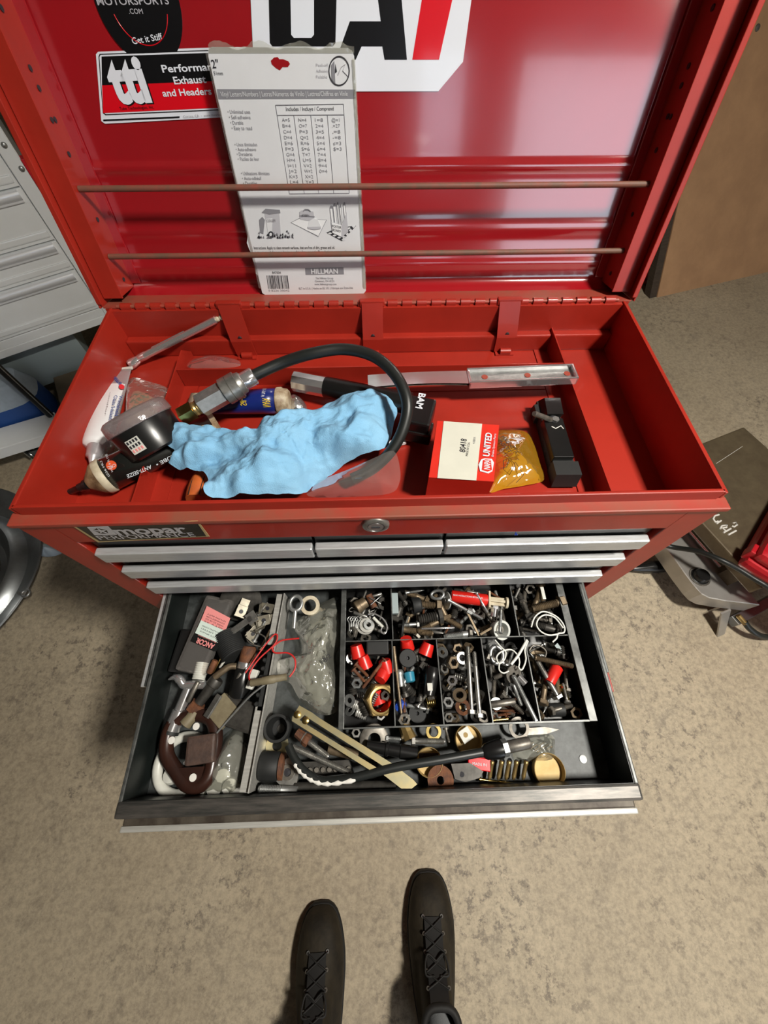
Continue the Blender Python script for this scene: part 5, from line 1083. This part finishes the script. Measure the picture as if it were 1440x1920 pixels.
put(washer(.0158, .002, 'rust', .28).warp(lambda p: p + G(826, 1463, .738)), 'rusty_washer', 'wide brown rusty washer at the drawer front', 'washer')
A = G(878, 1447, .733); mb = MB(); mb.prism([G(x, y, .732) for x, y in ((845, 1432), (880, 1430), (905, 1446), (898, 1458), (872, 1466), (852, 1460))], (0, 0, .004), 'blackened').cyl(G(866, 1452, .736), G(866, 1452, .7364), .003, 'ink', 14); put(mb, 'cover_plate', 'dark half-round cover plate beside the rusty washer', 'plate')
mb = MB().box(G(898, 1432, .728), (.028, .014, .006), 'sticker_red', .001, Matrix.Rotation(-.15, 3, 'Z')).text('MADE IN', G(886, 1434, .7312), G(912, 1437, .7312), .003, UP, 'sticker_white'); put(mb, 'red_packet', 'small red printed packet under the brake hose', 'packet')
for k, (x, a) in enumerate(((920, 0), (938, .12), (952, .05), (966, .08), (984, .06))):
    lay('brass_pin', lambda L: MB().lathe((0, 0, 0), (1, 0, 0), [(0, .0022), (.001, .0030), (.004, .0030), (.005, .0025), (L - .004, .0027), (L, .0015)], 'brass', 14).lathe((-.001, 0, 0), (1, 0, 0), [(0, .0015), (.001, .0022)], 'ink', 12), (x + 3, 1426), (x - 3 - a * 10, 1462), .730, .727, 'small brass pin standing in a row of five beside the largest gold cap', 'pin', group='brass pins in a row')
lay('brass_needle', lambda L: MB().lathe((0, 0, 0), (1, 0, 0), [(0, .0022), (.002, .0024), (.004, .0016), (L * .5, .0016), (L * .5 + .001, .0024), (L * .5 + .004, .0024), (L * .5 + .005, .0016), (L, .0012)], 'bright_brass', 12), (898, 1461), (986, 1473), .724, .724, 'thin brass needle valve along the drawer front', 'needle')
t = thing('foil_bag', 'crinkled silvery foil bag with small screws beside the hose sleeve', 'bag'); sheet([G(x, y, .721) for x, y in ((965, 1385), (1000, 1378), (1035, 1378), (1040, 1402), (1034, 1425), (1000, 1428), (972, 1432), (960, 1412))], None, .008, .004, 90, 9, 'bag_clear', rings=12, res=4).build('bag_film', t)
for k in range(6): inst_ = MB().lathe(G(988 + k * 7, 1399 + (k % 3) * 4, .724), V((.6, .3, .1)), [(0, .0022), (.001, .0022), (.0012, .0012), (.010, .0010)], 'bronze', 8).build('packed_screw', t)
rethink(t)
put(MB().ring(G(972, 1364, .733), V((0, -.2, 1)), .009, .013, .003, 'dark_steel', 28), 'retaining_ring', 'silver retaining ring in front of the organiser corner', 'ring'); lay('pointed_scraper', lambda L: MB().bb((0, -.004, -.0006), (L * .6, .004, .0006), 'dark_steel').prism([(L * .6, -.004, -.0006), (L, 0, -.0006), (L * .6, .004, -.0006)], (0, 0, .0012), 'dark_steel'), (985, 1372), (1048, 1368), .728, .728, 'thin pointed steel blade beside the silver retaining ring', 'scraper')
# ---- organiser tray
TX0, TX1, TY0, TY1, TZ0, TZ1 = -.047, .262, -.182, .004, .7190, .7620
t = thing('organizer_tray', 'black plastic eight-compartment organiser tray full of fasteners in the drawer', 'tray', (.1075, -.09, TZ0)); TM = Matrix.Translation((-.1075, .09, -TZ0))
mb = MB().bb((TX0, TY0, TZ0), (TX1, TY1, TZ0 + .0015), 'black_plastic')
for x in (TX0, TX1): mb.bb((x - .0012, TY0, TZ0), (x + .0012, TY1, TZ1), 'black_plastic')
for y in (TY0, TY1): mb.bb((TX0, y - .0010, TZ0), (TX1, y + .0010, TZ1), 'black_plastic')
mb.build('tray_shell', t, TM)
mb = MB().bb((TX1 - .004, TY0 - .001, TZ1 - .0006), (TX1 + .006, TY1, TZ1 + .0012), 'worn_black', .0005).bb((TX0 - .004, TY0 - .001, TZ1 - .0006), (TX0 + .003, TY1, TZ1 + .0012), 'worn_black', .0005).bb((TX0 + .003, TY0 - .001, TZ1 - .0004), (TX1 - .004, TY0 + .0006, TZ1 + .0010), 'worn_black'); mb.build('rim', t, TM)
def wall(a, b): MB().bb((a[0] - .0006, a[1] - .0006, TZ0 + .0015), (b[0] + .0006, b[1] + .0006, TZ1 - .0004), 'black_plastic').bb((a[0] - .0007, a[1] - .0007, TZ1 - .0006), (b[0] + .0007, b[1] + .0007, TZ1), 'worn_black').build('partition', t, TM)
YM = -.079; wall((TX0 + .002, YM), (TX1 - .002, YM))
for x in (.020, .192): wall((x, YM + .001), (x, TY1 - .001))
for x in (.0185, .0785, .139, .198): wall((x, TY0 + .001), (x, YM - .001))
CELL = {'A': (TX0, .020, YM, TY1, 'compartment with the stacked ring washers'), 'B': (.020, .192, YM, TY1, 'wide compartment with the red syringe'), 'C': (.192, TX1, YM, TY1, 'compartment with the loose white wire loop'),
        'D': (TX0, .0185, TY0, YM, 'compartment with the big brass ring nut'), 'E': (.0185, .0785, TY0, YM, 'compartment with the black rubber discs'), 'F': (.0785, .139, TY0, YM, 'compartment with two long bright bolts'),
        'G': (.139, .198, TY0, YM, 'compartment with the tangled white wire'), 'H': (.198, TX1, TY0, YM, 'compartment with the red plastic tube')}
KINDS = {  # name, adjective, mesh maker, category
    'bolt_dark': ('hex_bolt', 'dark steel hex bolt', lambda: hexbolt(.030, .0032, 'dark_steel'), 'bolt'), 'bolt_zinc': ('hex_bolt', 'bright zinc hex bolt', lambda: hexbolt(.026, .0028, 'zinc'), 'bolt'),
    'bolt_big': ('hex_bolt', 'thick blackened hex bolt', lambda: hexbolt(.036, .0052, 'blackened'), 'bolt'), 'bolt_bronze': ('hex_bolt', 'brownish hex bolt', lambda: hexbolt(.034, .0040, 'bronze'), 'bolt'),
    'screw_steel': ('machine_screw', 'steel machine screw', lambda: hexbolt(.022, .0019, 'steel', .0042, .002, .85, 10, 14), 'screw'), 'screw_rust': ('wood_screw', 'rusty wood screw', lambda: woodscrew(.030, .0020, 'rust'), 'screw'),
    'screw_zinc': ('wood_screw', 'bright wood screw', lambda: woodscrew(.028, .0021, 'zinc'), 'screw'), 'nut_steel': ('hex_nut', 'steel hex nut', lambda: hexnut(.0065, .005, 'steel'), 'nut'), 'nut_dark': ('hex_nut', 'dark hex nut', lambda: hexnut(.0082, .006, 'dark_steel'), 'nut'),
    'nut_bronze': ('hex_nut', 'brownish hex nut', lambda: hexnut(.0075, .006, 'bronze'), 'nut'), 'washer_zinc': ('flat_washer', 'zinc flat washer', lambda: washer(.0075, .0014, 'zinc'), 'washer'), 'washer_dark': ('flat_washer', 'dark flat washer', lambda: washer(.0090, .0016, 'blackened'), 'washer'),
    'spring': ('coil_spring', 'small steel coil spring', lambda: spring(.018, .0035, .0007, 'steel'), 'spring'), 'cotter': ('cotter_pin', 'steel cotter pin', lambda: cotter(.024, 'steel'), 'pin'), 'pin': ('dowel_pin', 'smooth steel dowel pin', lambda: pin(.020, .0024, 'steel'), 'pin'),
    'stub': ('pipe_plug', 'stubby dark pipe plug', lambda: hexbolt(.012, .0060, 'blackened', .0060, .005, .9, 14, 4), 'plug'), 'socket': ('socket_screw', 'black socket screw', lambda: hexbolt(.018, .0032, 'blackened', .0052, .005, .9, 12, 16), 'screw'),
    'brass': ('brass_fitting', 'small brass fitting', lambda: hexbolt(.010, .0034, 'brass', .0050, .005, .9), 'fitting')}
FLAT = ('nut', 'washer')
LONG = {'bolt_dark': .030, 'bolt_zinc': .026, 'bolt_big': .036, 'bolt_bronze': .034, 'screw_steel': .022, 'screw_rust': .030, 'screw_zinc': .028, 'spring': .018, 'cotter': .024, 'pin': .020, 'stub': .012, 'socket': .018, 'brass': .010}
def fill(c, kinds, n, seed, y0=None, y1=None, zmax=.028):
    r = random.Random(seed); xa, xb, ya, yb, desc = CELL[c]; ya = ya if y0 is None else y0; yb = yb if y1 is None else y1; bag = []
    while len(bag) < n: bag += kinds
    spots = []
    for k in range(n):
        key = bag[k]; nm, adj, fn, cat = KINDS[key]; me = M_('f_' + key, fn)
        flat = key.split('_')[0] in FLAT; L = LONG.get(key, .008); m = .009
        best = None
        for _ in range(30):
            yaw = r.uniform(0, 2 * PI); hx = 0 if flat else abs(math.cos(yaw)) * L / 2; hy = 0 if flat else abs(math.sin(yaw)) * L / 2
            if xb - xa - 2 * (hx + .006) < 0 or yb - ya - 2 * (hy + .006) < 0: continue
            x = r.uniform(xa + hx + .007, xb - hx - .007) if xb - xa > 2 * hx + .014 else (xa + xb) / 2; y = r.uniform(ya + hy + .007, yb - hy - .007) if yb - ya > 2 * hy + .014 else (ya + yb) / 2
            dd = min([((x - p) ** 2 + (y - q) ** 2) ** .5 for p, q in spots[-12:]] or [1])
            if best is None or dd > best[0]: best = (dd, x, y, yaw)
        if best is None: continue
        _, x, y, yaw = best; spots.append((x, y)); z = TZ0 + .006 + zmax * k / n
        if flat: M = Matrix.Translation((x, y, z)) @ Matrix.Rotation(r.uniform(-.7, .7), 4, 'X') @ Matrix.Rotation(r.uniform(-.7, .7), 4, 'Y') @ Matrix.Rotation(yaw, 4, 'Z')
        else: M = Matrix.Translation((x, y, z)) @ Matrix.Rotation(yaw, 4, 'Z') @ Matrix.Rotation(r.uniform(-.22, .22), 4, 'Y') @ Matrix.Rotation(r.uniform(0, 6), 4, 'X') @ Matrix.Translation((-L / 2, 0, 0))
        inst(nm, me, M, '%s lying in the %s' % (adj, desc), cat, '%ss in the %s' % (adj, desc))
fill('A', ['cotter', 'screw_steel', 'washer_dark', 'pin', 'cotter', 'nut_dark'], 22, 1)
fill('B', ['bolt_dark', 'bolt_big', 'bolt_bronze', 'screw_steel', 'socket', 'bolt_zinc', 'pin', 'screw_rust', 'nut_dark', 'bolt_dark', 'bolt_bronze', 'screw_zinc'], 60, 2)
fill('C', ['bolt_dark', 'bolt_big', 'socket', 'nut_dark', 'screw_steel', 'bolt_bronze'], 27, 3)
fill('D', ['screw_rust', 'nut_steel', 'screw_steel', 'nut_bronze', 'spring', 'washer_zinc', 'stub'], 27, 4)
fill('E', ['bolt_zinc', 'stub', 'screw_rust', 'bolt_dark', 'nut_dark', 'socket', 'screw_steel'], 27, 5)
fill('F', ['nut_bronze', 'washer_dark', 'nut_steel', 'nut_dark', 'washer_zinc', 'brass', 'screw_steel', 'nut_bronze', 'spring'], 32, 6)
fill('G', ['bolt_dark', 'nut_steel', 'bolt_zinc', 'screw_steel', 'washer_zinc', 'bolt_dark', 'screw_zinc'], 30, 7)
fill('G', ['screw_rust'], 8, 17, -.180, -.145, .016)
fill('H', ['bolt_dark', 'screw_zinc', 'nut_bronze', 'socket', 'bolt_bronze', 'screw_steel', 'stub'], 27, 8)
# ---- the pieces that stand out in the compartments
A, B = seg((686, 1128), (668, 1140), .752); t = thing('bronze_plug', 'round bronze plug with a slotted face above the ring washers', 'plug'); MB().lathe(A, B - A, [(0, .0080), (.010, .0085), (.0105, .0095), (.0160, .0095), (.017, .0085), (.017, .0001)], 'bronze', 24).build('plug_body', t); MB().tube([A + V((.004, .010, 0)), A + V((.012, -.008, -.004))], .005, 'rust', 10).build('rusty_stem', t); rethink(t)
for k, (dx, r_, h) in enumerate(((0, .0125, .002), (.001, .0105, .002), (.004, .0072, .002))): put(MB().ring(G(685 + k * 3, 1174 - k, .747 + k * .003), V((.1 * k, .1, 1)), r_ * .45, r_, h, 'alu_light' if k < 2 else 'zinc', 28), 'ring_washer', ('widest grey ring washer at the bottom of a stack of three', 'middle grey ring washer in a stack of three', 'smallest ring washer on top of a stack of three')[k], 'washer')
t = thing('wire_fastener', 'bright bent safety-pin clip beside the stacked ring washers', 'clip'); MB().tube(smooth_path([G(x, y, .756) for x, y in ((690, 1152), (700, 1150), (718, 1160), (726, 1175), (722, 1188), (714, 1184), (716, 1172), (700, 1158))], 5), .0012, 'chrome', 8).build('wire', t); MB().tube([G(700, 1158, .758), G(718, 1176, .757)], .0022, 'white_plastic', 8).build('clasp', t); rethink(t)
for k in range(4): lay('cotter_pin', lambda L: cotter(L, 'zinc'), (656 + k * 5, 1160), (656 + k * 4, 1186), .748 + .002 * (k % 2), .748, 'zinc cotter pin lined up along the tray side beside the ring washers', 'pin', group='lined-up cotter pins')
for a, b in (((692, 1120), (714, 1132)), ((715, 1117), (695, 1134))): lay('wire_brad', lambda L: pin(L, .0008, 'zinc'), a, b, .757, .757, 'thin crossed wire brad behind the ring washers', 'brad', group='crossed wire brads')
mb = MB(); mb.box(G(740, 1132, .752), (.010, .030, .008), 'shaded_white_grey', .001); put(mb, 'grey_tab', 'pale grey-green plastic tab against a partition', 'tab')
A, B = seg((790, 1133), (766, 1137), .754); put(MB().lathe(A, B - A, [(0, .008), (.002, .0105), (.012, .0115), (.013, .0110), (.013, .0085), (.003, .0080), (.003, .0001)], 'rubber', 28), 'rubber_boot', 'round black rubber boot with an open end in the wide compartment', 'boot')
lay('stove_bolt', lambda L: hexbolt(L, .0055, 'bronze', thread=.95), (818, 1136), (785, 1133), .748, .749, 'thick olive threaded bolt behind the black rubber boot', 'bolt')
lay('hex_bolt', lambda L: hexbolt(L, .0072, 'blackened', .0115, .006, .9), (822, 1155), (785, 1162), .754, .753, 'very thick black hex bolt in the wide compartment', 'bolt')
lay('carriage_bolt', lambda L: hexbolt(L, .0045, 'bronze', .0130, .003, .8, 14, 20, 'rubber'), (756, 1180), (812, 1188), .750, .748, 'bronze carriage bolt with a wide black round head', 'bolt')
lay('zinc_bolt', lambda L: hexbolt(L, .0050, 'zinc', .0052, .002, .55, 16, 16), (896, 1186), (832, 1195), .748, .748, 'long bright zinc stud bolt along the tray partition', 'bolt')
lay('steel_rod', lambda L: pin(L, .0014, 'chrome'), (790, 1179), (852, 1177), .757, .757, 'thin bright steel rod in the wide compartment', 'rod')
t = thing('eye_screw', 'steel eye screw behind the grey fender washer', 'screw'); c = G(820, 1115, .758); MB().tube([c + V((.0085 * math.cos(q), .0060 * math.sin(q), .003 * math.cos(q))) for q in [2 * PI * i / 22 for i in range(22)]], .0022, 'zinc', 9, True).build('eye', t); MB().tube([c + V((.006, -.003, 0)), G(842, 1122, .752)], .002, 'zinc', 8).build('shank', t); rethink(t)
put(MB().ring(G(838, 1126, .755), V((-.95, -.1, .35)), .003, .0125, .0016, 'alu_light', 28), 'fender_washer', 'grey fender washer standing on edge beside the red syringe', 'washer')
t = thing('syringe', 'red plastic syringe with an off-white plunger in the wide compartment', 'syringe'); A, B = seg((846, 1118), (913, 1126), .760); ax = (B - A).normalized(); L = (B - A).length
MB().lathe(A, ax, [(0, .0080), (.001, .0088), (L, .0088)], 'red_plastic', 24).build('barrel', t); M2 = along(A, B).to_3x3(); MB().box(B + ax * .002, (.003, .024, .018), 'cream', .001, M2).build('finger_flange', t); MB().box(B + ax * .014, (.024, .012, .004), 'cream', .001, M2).box(B + ax * .014, (.024, .004, .010), 'cream', .001, M2).lathe(B + ax * .026, ax, [(0, .008), (.003, .008)], 'cream', 20).build('plunger', t)
mb = MB().text('READ INSTRUCTIONS BEFORE USE', G(850, 1117, .7695), G(905, 1123, .7695), .0022, UP, 'sticker_white'); mb.build('printing', t); rethink(t)
lay('toggle_bolt', lambda L: hexbolt(L, .0024, 'zinc', .003, .002, .4).lathe((L * .55, 0, 0), (1, 0, 0), [(0, .0045), (.007, .0045)], 'zinc', 8, False), (842, 1126), (904, 1160), .767, .760, 'long zinc toggle bolt leaning over the red syringe', 'bolt')
lay('silver_nail', lambda L: pin(L, .0016, 'chrome').lathe((-.001, 0, 0), (1, 0, 0), [(0, .003), (.001, .003)], 'chrome', 12), (894, 1113), (914, 1148), .770, .764, 'bright silver nail resting across the red syringe', 'nail')
A, B = seg((928, 1138), (926, 1158), .754); put(MB().lathe(A, B - A, [(0, .0070), (.004, .0070)], 'chrome', 6, False).lathe(A, B - A, [(.004, .0055), ((B - A).length, .0055)], 'chrome', 18), 'chrome_spacer', 'short chrome spacer with a hex end behind the white cup', 'spacer')
t = thing('nozzle_cup', 'translucent white plastic cup holding a screw in the wide compartment', 'cup'); A = G(930, 1180, .748); B = A + V((.30, -.30, .90)); MB().lathe(A, B - A, [(-.003, .008), (0, .0105), (.014, .0135), (.015, .0130), (.015, .0100), (.001, .0070), (.001, .0001)], 'milky', 30).build('cup_wall', t); MB().ring(A + (B - A).normalized() * .004, B - A, .004, .0062, .005, 'dark_steel', 20).build('inner_ring', t); rethink(t)
lay('wood_screw', lambda L: woodscrew(L, .0022, 'zinc'), (937, 1184), (940, 1136), .768, .766, 'bright wood screw standing in the translucent white cup', 'screw')
for a, b, m, l in (((875, 1146), (898, 1192), 'bronze', 'left arm of a tan V-shaped strip'), ((900, 1190), (924, 1176), 'bronze', 'right arm of a tan V-shaped strip')): lay('tan_strip', lambda L: MB().bb((0, -.0015, -.0012), (L, .0015, .0012), m, .0004), a, b, .763, .760, l + ' in the wide compartment', 'strip')
put(MB().tube(smooth_path([G(x, y, .767) for x, y in ((996, 1176), (1002, 1158), (1016, 1147), (1032, 1150), (1048, 1160), (1058, 1175), (1057, 1186), (1046, 1188), (1044, 1196), (1036, 1204))], 5), .0011, 'wire_white', 8).tube(smooth_path([G(x, y, .767) for x, y in ((1056, 1178), (1040, 1158), (1022, 1153), (1010, 1160), (1006, 1172), (1014, 1184), (1030, 1191), (1048, 1188))], 5), .0011, 'wire_white', 8), 'white_wire', 'white insulated wire looped loosely in the back corner compartment', 'wire')
lay('hex_bolt', lambda L: hexbolt(L, .0058, 'bronze', .0105, .008, .9), (1048, 1130), (998, 1142), .756, .755, 'thick olive bolt with a wide dark head behind the white wire loop', 'bolt')
put(MB().box(G(1018, 1112, .757), (.005, .018, .002), 'white_plastic', .0005), 'white_tag', 'slim white plastic tag at the back of the corner compartment', 'tag')
# D
for k, (x, y, x2, y2) in enumerate(((668, 1214, 672, 1232), (680, 1234, 686, 1252), (722, 1244, 726, 1260), (714, 1272, 722, 1256), (706, 1300, 712, 1320))):
    A, B = seg((x2, y2), (x, y), .753 if k < 4 else .736, .758 if k < 4 else .738); inst('red_bung', M_('red_cap', lambda: capm(.0098, .016, 'red_plastic')), along(A, B), ['red plastic cap at the back corner beside the black rubber block', 'red plastic cap resting under the crossed rusty screws', 'red plastic cap beside the partition above the big brass ring nut', 'red plastic cap tipped against the rim of the big brass ring nut', 'red plastic cap seen through the hole of the big brass ring nut'][k], 'cap')
t = thing('ring_nut', 'big open brass hexagonal ring nut in the organiser', 'nut', M=Matrix.Translation(G(712, 1312, .752)) @ Matrix.Rotation(.45, 4, 'Y') @ Matrix.Rotation(.25, 4, 'X'))
MB().lathe((0, 0, -.006), UP, [(0, .0168), (0, .0212), (.010, .0212), (.0115, .0198), (.0115, .0165)], 'brass', 6, False, cap=False).build('hex_ring', t); MB().lathe((0, 0, -.010), UP, [(0, .0140), (0, .0178), (.0155, .0178), (.0160, .0170), (.0160, .0140)], 'brass', 40, cap=False).lathe((0, 0, -.010), UP, [(k * .00133, .0136 + .0005 * (k % 2)) for k in range(13)], 'bright_brass', 40, cap=False).build('thread', t)
for a, b in (((720, 1238), (680, 1290)), ((664, 1256), (684, 1278)), ((668, 1246), (690, 1268))): lay('rusty_screw', lambda L: hexbolt(L, .0022, 'rust', .0044, .002, .6, 10, 14), a, b, .764, .760, 'brown rusty machine screw lying on the red caps', 'screw', group='rusty machine screws on the red caps')
put(MB().box(G(708, 1216, .750), (.030, .018, .016), 'rubber', .002), 'rubber_block', 'black rubber block behind the red caps', 'block')
inst('bright_nut', hexnut(.0072, .006, 'zinc').mesh('bright_nut'), Matrix.Translation(G(669, 1280, .760)) @ Matrix.Rotation(.6, 4, 'X'), 'bright hex nut beside the rusty screws', 'nut')
for k, (x, y) in enumerate(((659, 1318), (668, 1334))): inst('knurled_insert', M_('knurled', lambda: MB().lathe((0, 0, 0), (1, 0, 0), [(i * .0013, .0052 + .0006 * (i % 2)) for i in range(12)], 'alu_light', 16)), along(G(x, y, .740), G(x + 14, y + 6, .740)), 'knurled silvery insert beside the big brass ring nut', 'insert', 'knurled inserts')
# E
def rdisc(x, y, r, z, lab, tl):
    t = thing('rubber_disc', lab, 'disc', M=Matrix.Translation(G(x, y, z)) @ Matrix.Rotation(tl, 4, 'X')); MB().lathe((0, 0, 0), UP, [(0, r * .9), (.001, r), (.005, r), (.0065, r * .92), (.0065, r * .2), (.003, r * .18), (.003, .0001)], 'rubber', 36).build('disc', t); MB().lathe((0, 0, .0031), UP, [(0, r * .17), (.0002, .0001)], 'ink', 16).build('centre_hole', t)
rdisc(764, 1234, .0118, .757, 'black rubber disc with a centre hole lying on top of the fasteners', .15); rdisc(782, 1338, .0120, .727, 'black rubber disc on the floor of its compartment', 0)
A, B = seg((764, 1216), (762, 1204), .748, .756); inst('red_bung', M_('red_cap', None), along(A, B), 'red plastic cap behind the upper black rubber disc', 'cap'); A, B = seg((796, 1228), (804, 1206), .750, .754); inst('red_bung', M_('red_cap', None), along(A, B), 'red plastic cap lying beside the upper black rubber disc', 'cap')
lay('rusty_rod', lambda L: MB().lathe((0, 0, 0), (1, 0, 0), [(0, .0026), (L * .35, .0024), (L * .36, .0020)] + [(L * (.36 + .6 * k / 30), .0021 - .0004 * (k % 2)) for k in range(31)] + [(L, .001)], 'bronze', 10), (738, 1212), (754, 1352), .760, .752, 'long rusty rod along the partition beside the rubber discs', 'rod')
A, B = seg((766, 1260), (770, 1282), .748); put(MB().lathe(A, B - A, [(0, .006), (.001, .0072), (.012, .0068), (.013, .005), (.013, .0001)], 'teal_plastic', 18), 'teal_bung', 'teal plastic cap in the middle of the rubber-disc compartment', 'cap')
t = thing('black_plug', 'tapered black plug with a white square patch beside the rubber discs', 'plug'); A, B = seg((812, 1252), (804, 1304), .755); ax = (B - A).normalized(); MB().lathe(A, ax, [(0, .0085), (.001, .0092), (.014, .0092), (.015, .0086), (.026, .0080), ((B - A).length, .0070)], 'black_plastic', 24).build('plug_body', t); MB().box(G(806, 1288, .7645), (.0065, .009, .001), 'white_plastic', .0003).build('patch', t); rethink(t)
A, B = seg((744, 1330), (762, 1312), .744, .748); put(MB().lathe(A, B - A, [(0, .0062), (.004, .0070), (.012, .0052), (.014, .003), (.014, .0001)], 'blue_plastic', 8, False), 'wire_nut', 'bright blue wire nut at the front of the rubber-disc compartment', 'wire nut')
lay('brass_spring', lambda L: spring(L, .0060, .0009, 'bright_brass', 5), (800, 1318), (818, 1316), .742, .742, 'brass coil spring beside the blue wire nut', 'spring')
A, B = seg((748, 1256), (752, 1290), .752); put(MB().lathe(A, B - A, [(0, .0040), (.002, .0056), (.006, .0056), (.007, .0048), (.018, .0052), (.021, .004)], 'zinc', 16), 'grey_plug', 'dull grey spark-plug shaped fitting beside the rusty rod', 'fitting')
# F
for k, (a, b) in enumerate((((884, 1331), (877, 1212)), ((899, 1338), (889, 1222)))): lay('long_bolt', lambda L: hexbolt(L, .0030, 'steel', .0052, .005, .25, 14), a, b, .760, .762, ('longer bright bolt lying the length of its compartment', 'bright bolt lying next to the partition parallel to a longer one')[k], 'bolt')
for k, (x, y, r_, m, l) in enumerate(((849, 1242, .0088, 'bronze', 'large brown hex nut beside the two long bolts'), (866, 1234, .0080, 'zinc', 'round bright ring beside the large brown hex nut'), (862, 1304, .0088, 'bronze', 'thick brown collar beside the heads of the long bolts'), (868, 1326, .0092, 'rust', 'rusty flat ring near the front of the long-bolt compartment'), (848, 1276, .0070, 'chrome', 'shiny domed nut in the long-bolt compartment'), (840, 1318, .0072, 'zinc', 'bright flange nut in the long-bolt compartment'))):
    me = (hexnut(r_, .006, m) if k in (0, 4, 5) else MB().ring((0, 0, -.002), UP, r_ * .55, r_, .004, m, 24)).mesh('ring'); inst('hex_nut' if k in (0, 4, 5) else 'collar_ring', me, Matrix.Translation(G(x, y, .757)) @ Matrix.Rotation(.3 * math.sin(k * 2 + 1), 4, 'X') @ Matrix.Rotation(.4 * math.cos(k), 4, 'Y'), l, 'nut' if k in (0, 4, 5) else 'ring')
# G
wp = [(928, 1200), (940, 1214), (948, 1222), (946, 1236), (936, 1244), (931, 1232), (940, 1222), (958, 1218), (970, 1228), (974, 1240), (972, 1252)]
put(MB().tube(smooth_path([G(x, y, .767) for x, y in wp], 6), .0010, 'wire_white', 8).tube(smooth_path([G(x, y, .768) for x, y in ((988, 1200), (972, 1228), (958, 1246))], 5), .0018, 'wire_white', 8).tube(smooth_path([G(x, y, .769) for x, y in ((990, 1202), (984, 1218), (986, 1236), (981, 1252), (976, 1256), (972, 1250))], 5), .0011, 'wire_white', 8).tube(smooth_path([G(x, y, .766) for x, y in ((936, 1244), (936, 1256), (944, 1262), (954, 1258))], 5), .001, 'wire_white', 8), 'white_wire', 'tangled white insulated wire heaped on the fasteners', 'wire')
t = thing('eye_screw', 'thick grey eye screw beside the tangled white wire', 'screw'); c = G(931, 1228, .755); MB().tube([c + V((.0085 * math.cos(q), .0105 * math.sin(q), .002 * math.sin(q))) for q in [2 * PI * i / 24 for i in range(24)]], .0028, 'zinc', 10, True).build('eye', t); MB().tube([c + V((.005, -.009, 0)), c + V((.018, -.017, -.002))], .0028, 'zinc', 10).build('shank', t); rethink(t)
put(MB().ring(G(962, 1264, .757), V((.3, -.35, .85)), .0025, .0115, .0018, 'dark_steel', 30), 'fender_washer', 'large dull fender washer under the tangled white wire', 'washer')
lay('lag_bolt', lambda L: hexbolt(L, .0032, 'zinc', .0032, .001, .55), (1004, 1350), (962, 1266), .758, .764, 'long zinc lag bolt through the dull fender washer', 'bolt')
lay('brass_bit', lambda L: MB().lathe((0, 0, 0), (1, 0, 0), [(L * k / 16, .0016 + .0005 * (k % 2)) for k in range(17)], 'bright_brass', 10), (922, 1351), (953, 1348), .745, .745, 'small gold twist bit at the front of the white-wire compartment', 'bit')
A, B = seg((985, 1282), (972, 1268), .760); put(MB().cyl(A, B, .0042, 'chrome', 16), 'bright_sleeve', 'short bright sleeve beside the dull fender washer', 'sleeve')
lay('dark_dowel', lambda L: pin(L, .0040, 'dark_steel'), (918, 1322), (966, 1315), .752, .754, 'dark smooth dowel across the white-wire compartment', 'dowel')
# H
lay('carriage_bolt', lambda L: hexbolt(L, .0034, 'steel', .0070, .004, .3), (1044, 1303), (1008, 1240), .758, .764, 'long plain bolt in the compartment with the red plastic tube', 'bolt')
lay('threaded_stud', lambda L: hexbolt(L, .0036, 'bronze', .0036, .001, 1, 12, 12), (1004, 1233), (1074, 1249), .768, .766, 'long brownish threaded stud crossing above the red plastic tube', 'stud')
A, B = seg((1045, 1250), (1030, 1280), .760); put(MB().lathe(A, B - A, [(0, .0070), (.001, .0078), ((B - A).length, .0068), ((B - A).length, .005)], 'red_plastic', 20), 'red_tube', 'short red plastic tube in the front corner compartment', 'tube')
t = thing('wing_clip', 'thin curved steel clip in the front corner compartment', 'clip'); MB().tube(smooth_path([G(x, y, .758) for x, y in ((992, 1220), (1000, 1210), (1014, 1212), (1024, 1222), (1020, 1234), (1008, 1240))], 5), .0012, 'dark_steel', 7).build('wire', t); rethink(t)
A, B = seg((1052, 1284), (1064, 1312), .748, .740); put(MB().lathe(A, B - A, [(0, .003), (.002, .0055), (.006, .0055), (.007, .0035), ((B - A).length, .003)], 'bright_brass', 14), 'brass_tip', 'small bright brass tip beside the red plastic tube', 'fitting')
A, B = seg((1028, 1332), (1056, 1330), .742); put(MB().cyl(A, B, .0082, 'rubber', 20), 'rubber_plug', 'black rubber plug at the front of the red-tube compartment', 'plug')
for x in (1020, 1060): pass
A, B = seg((1042, 1208), (1064, 1236), .752, .745); put(MB().box((A + B) / 2, ((B - A).length, .006, .0016), 'shaded_white_grey', .0004, along(A, B).to_3x3()), 'grey_strip', 'slim grey plastic strip behind the brownish threaded stud', 'strip')
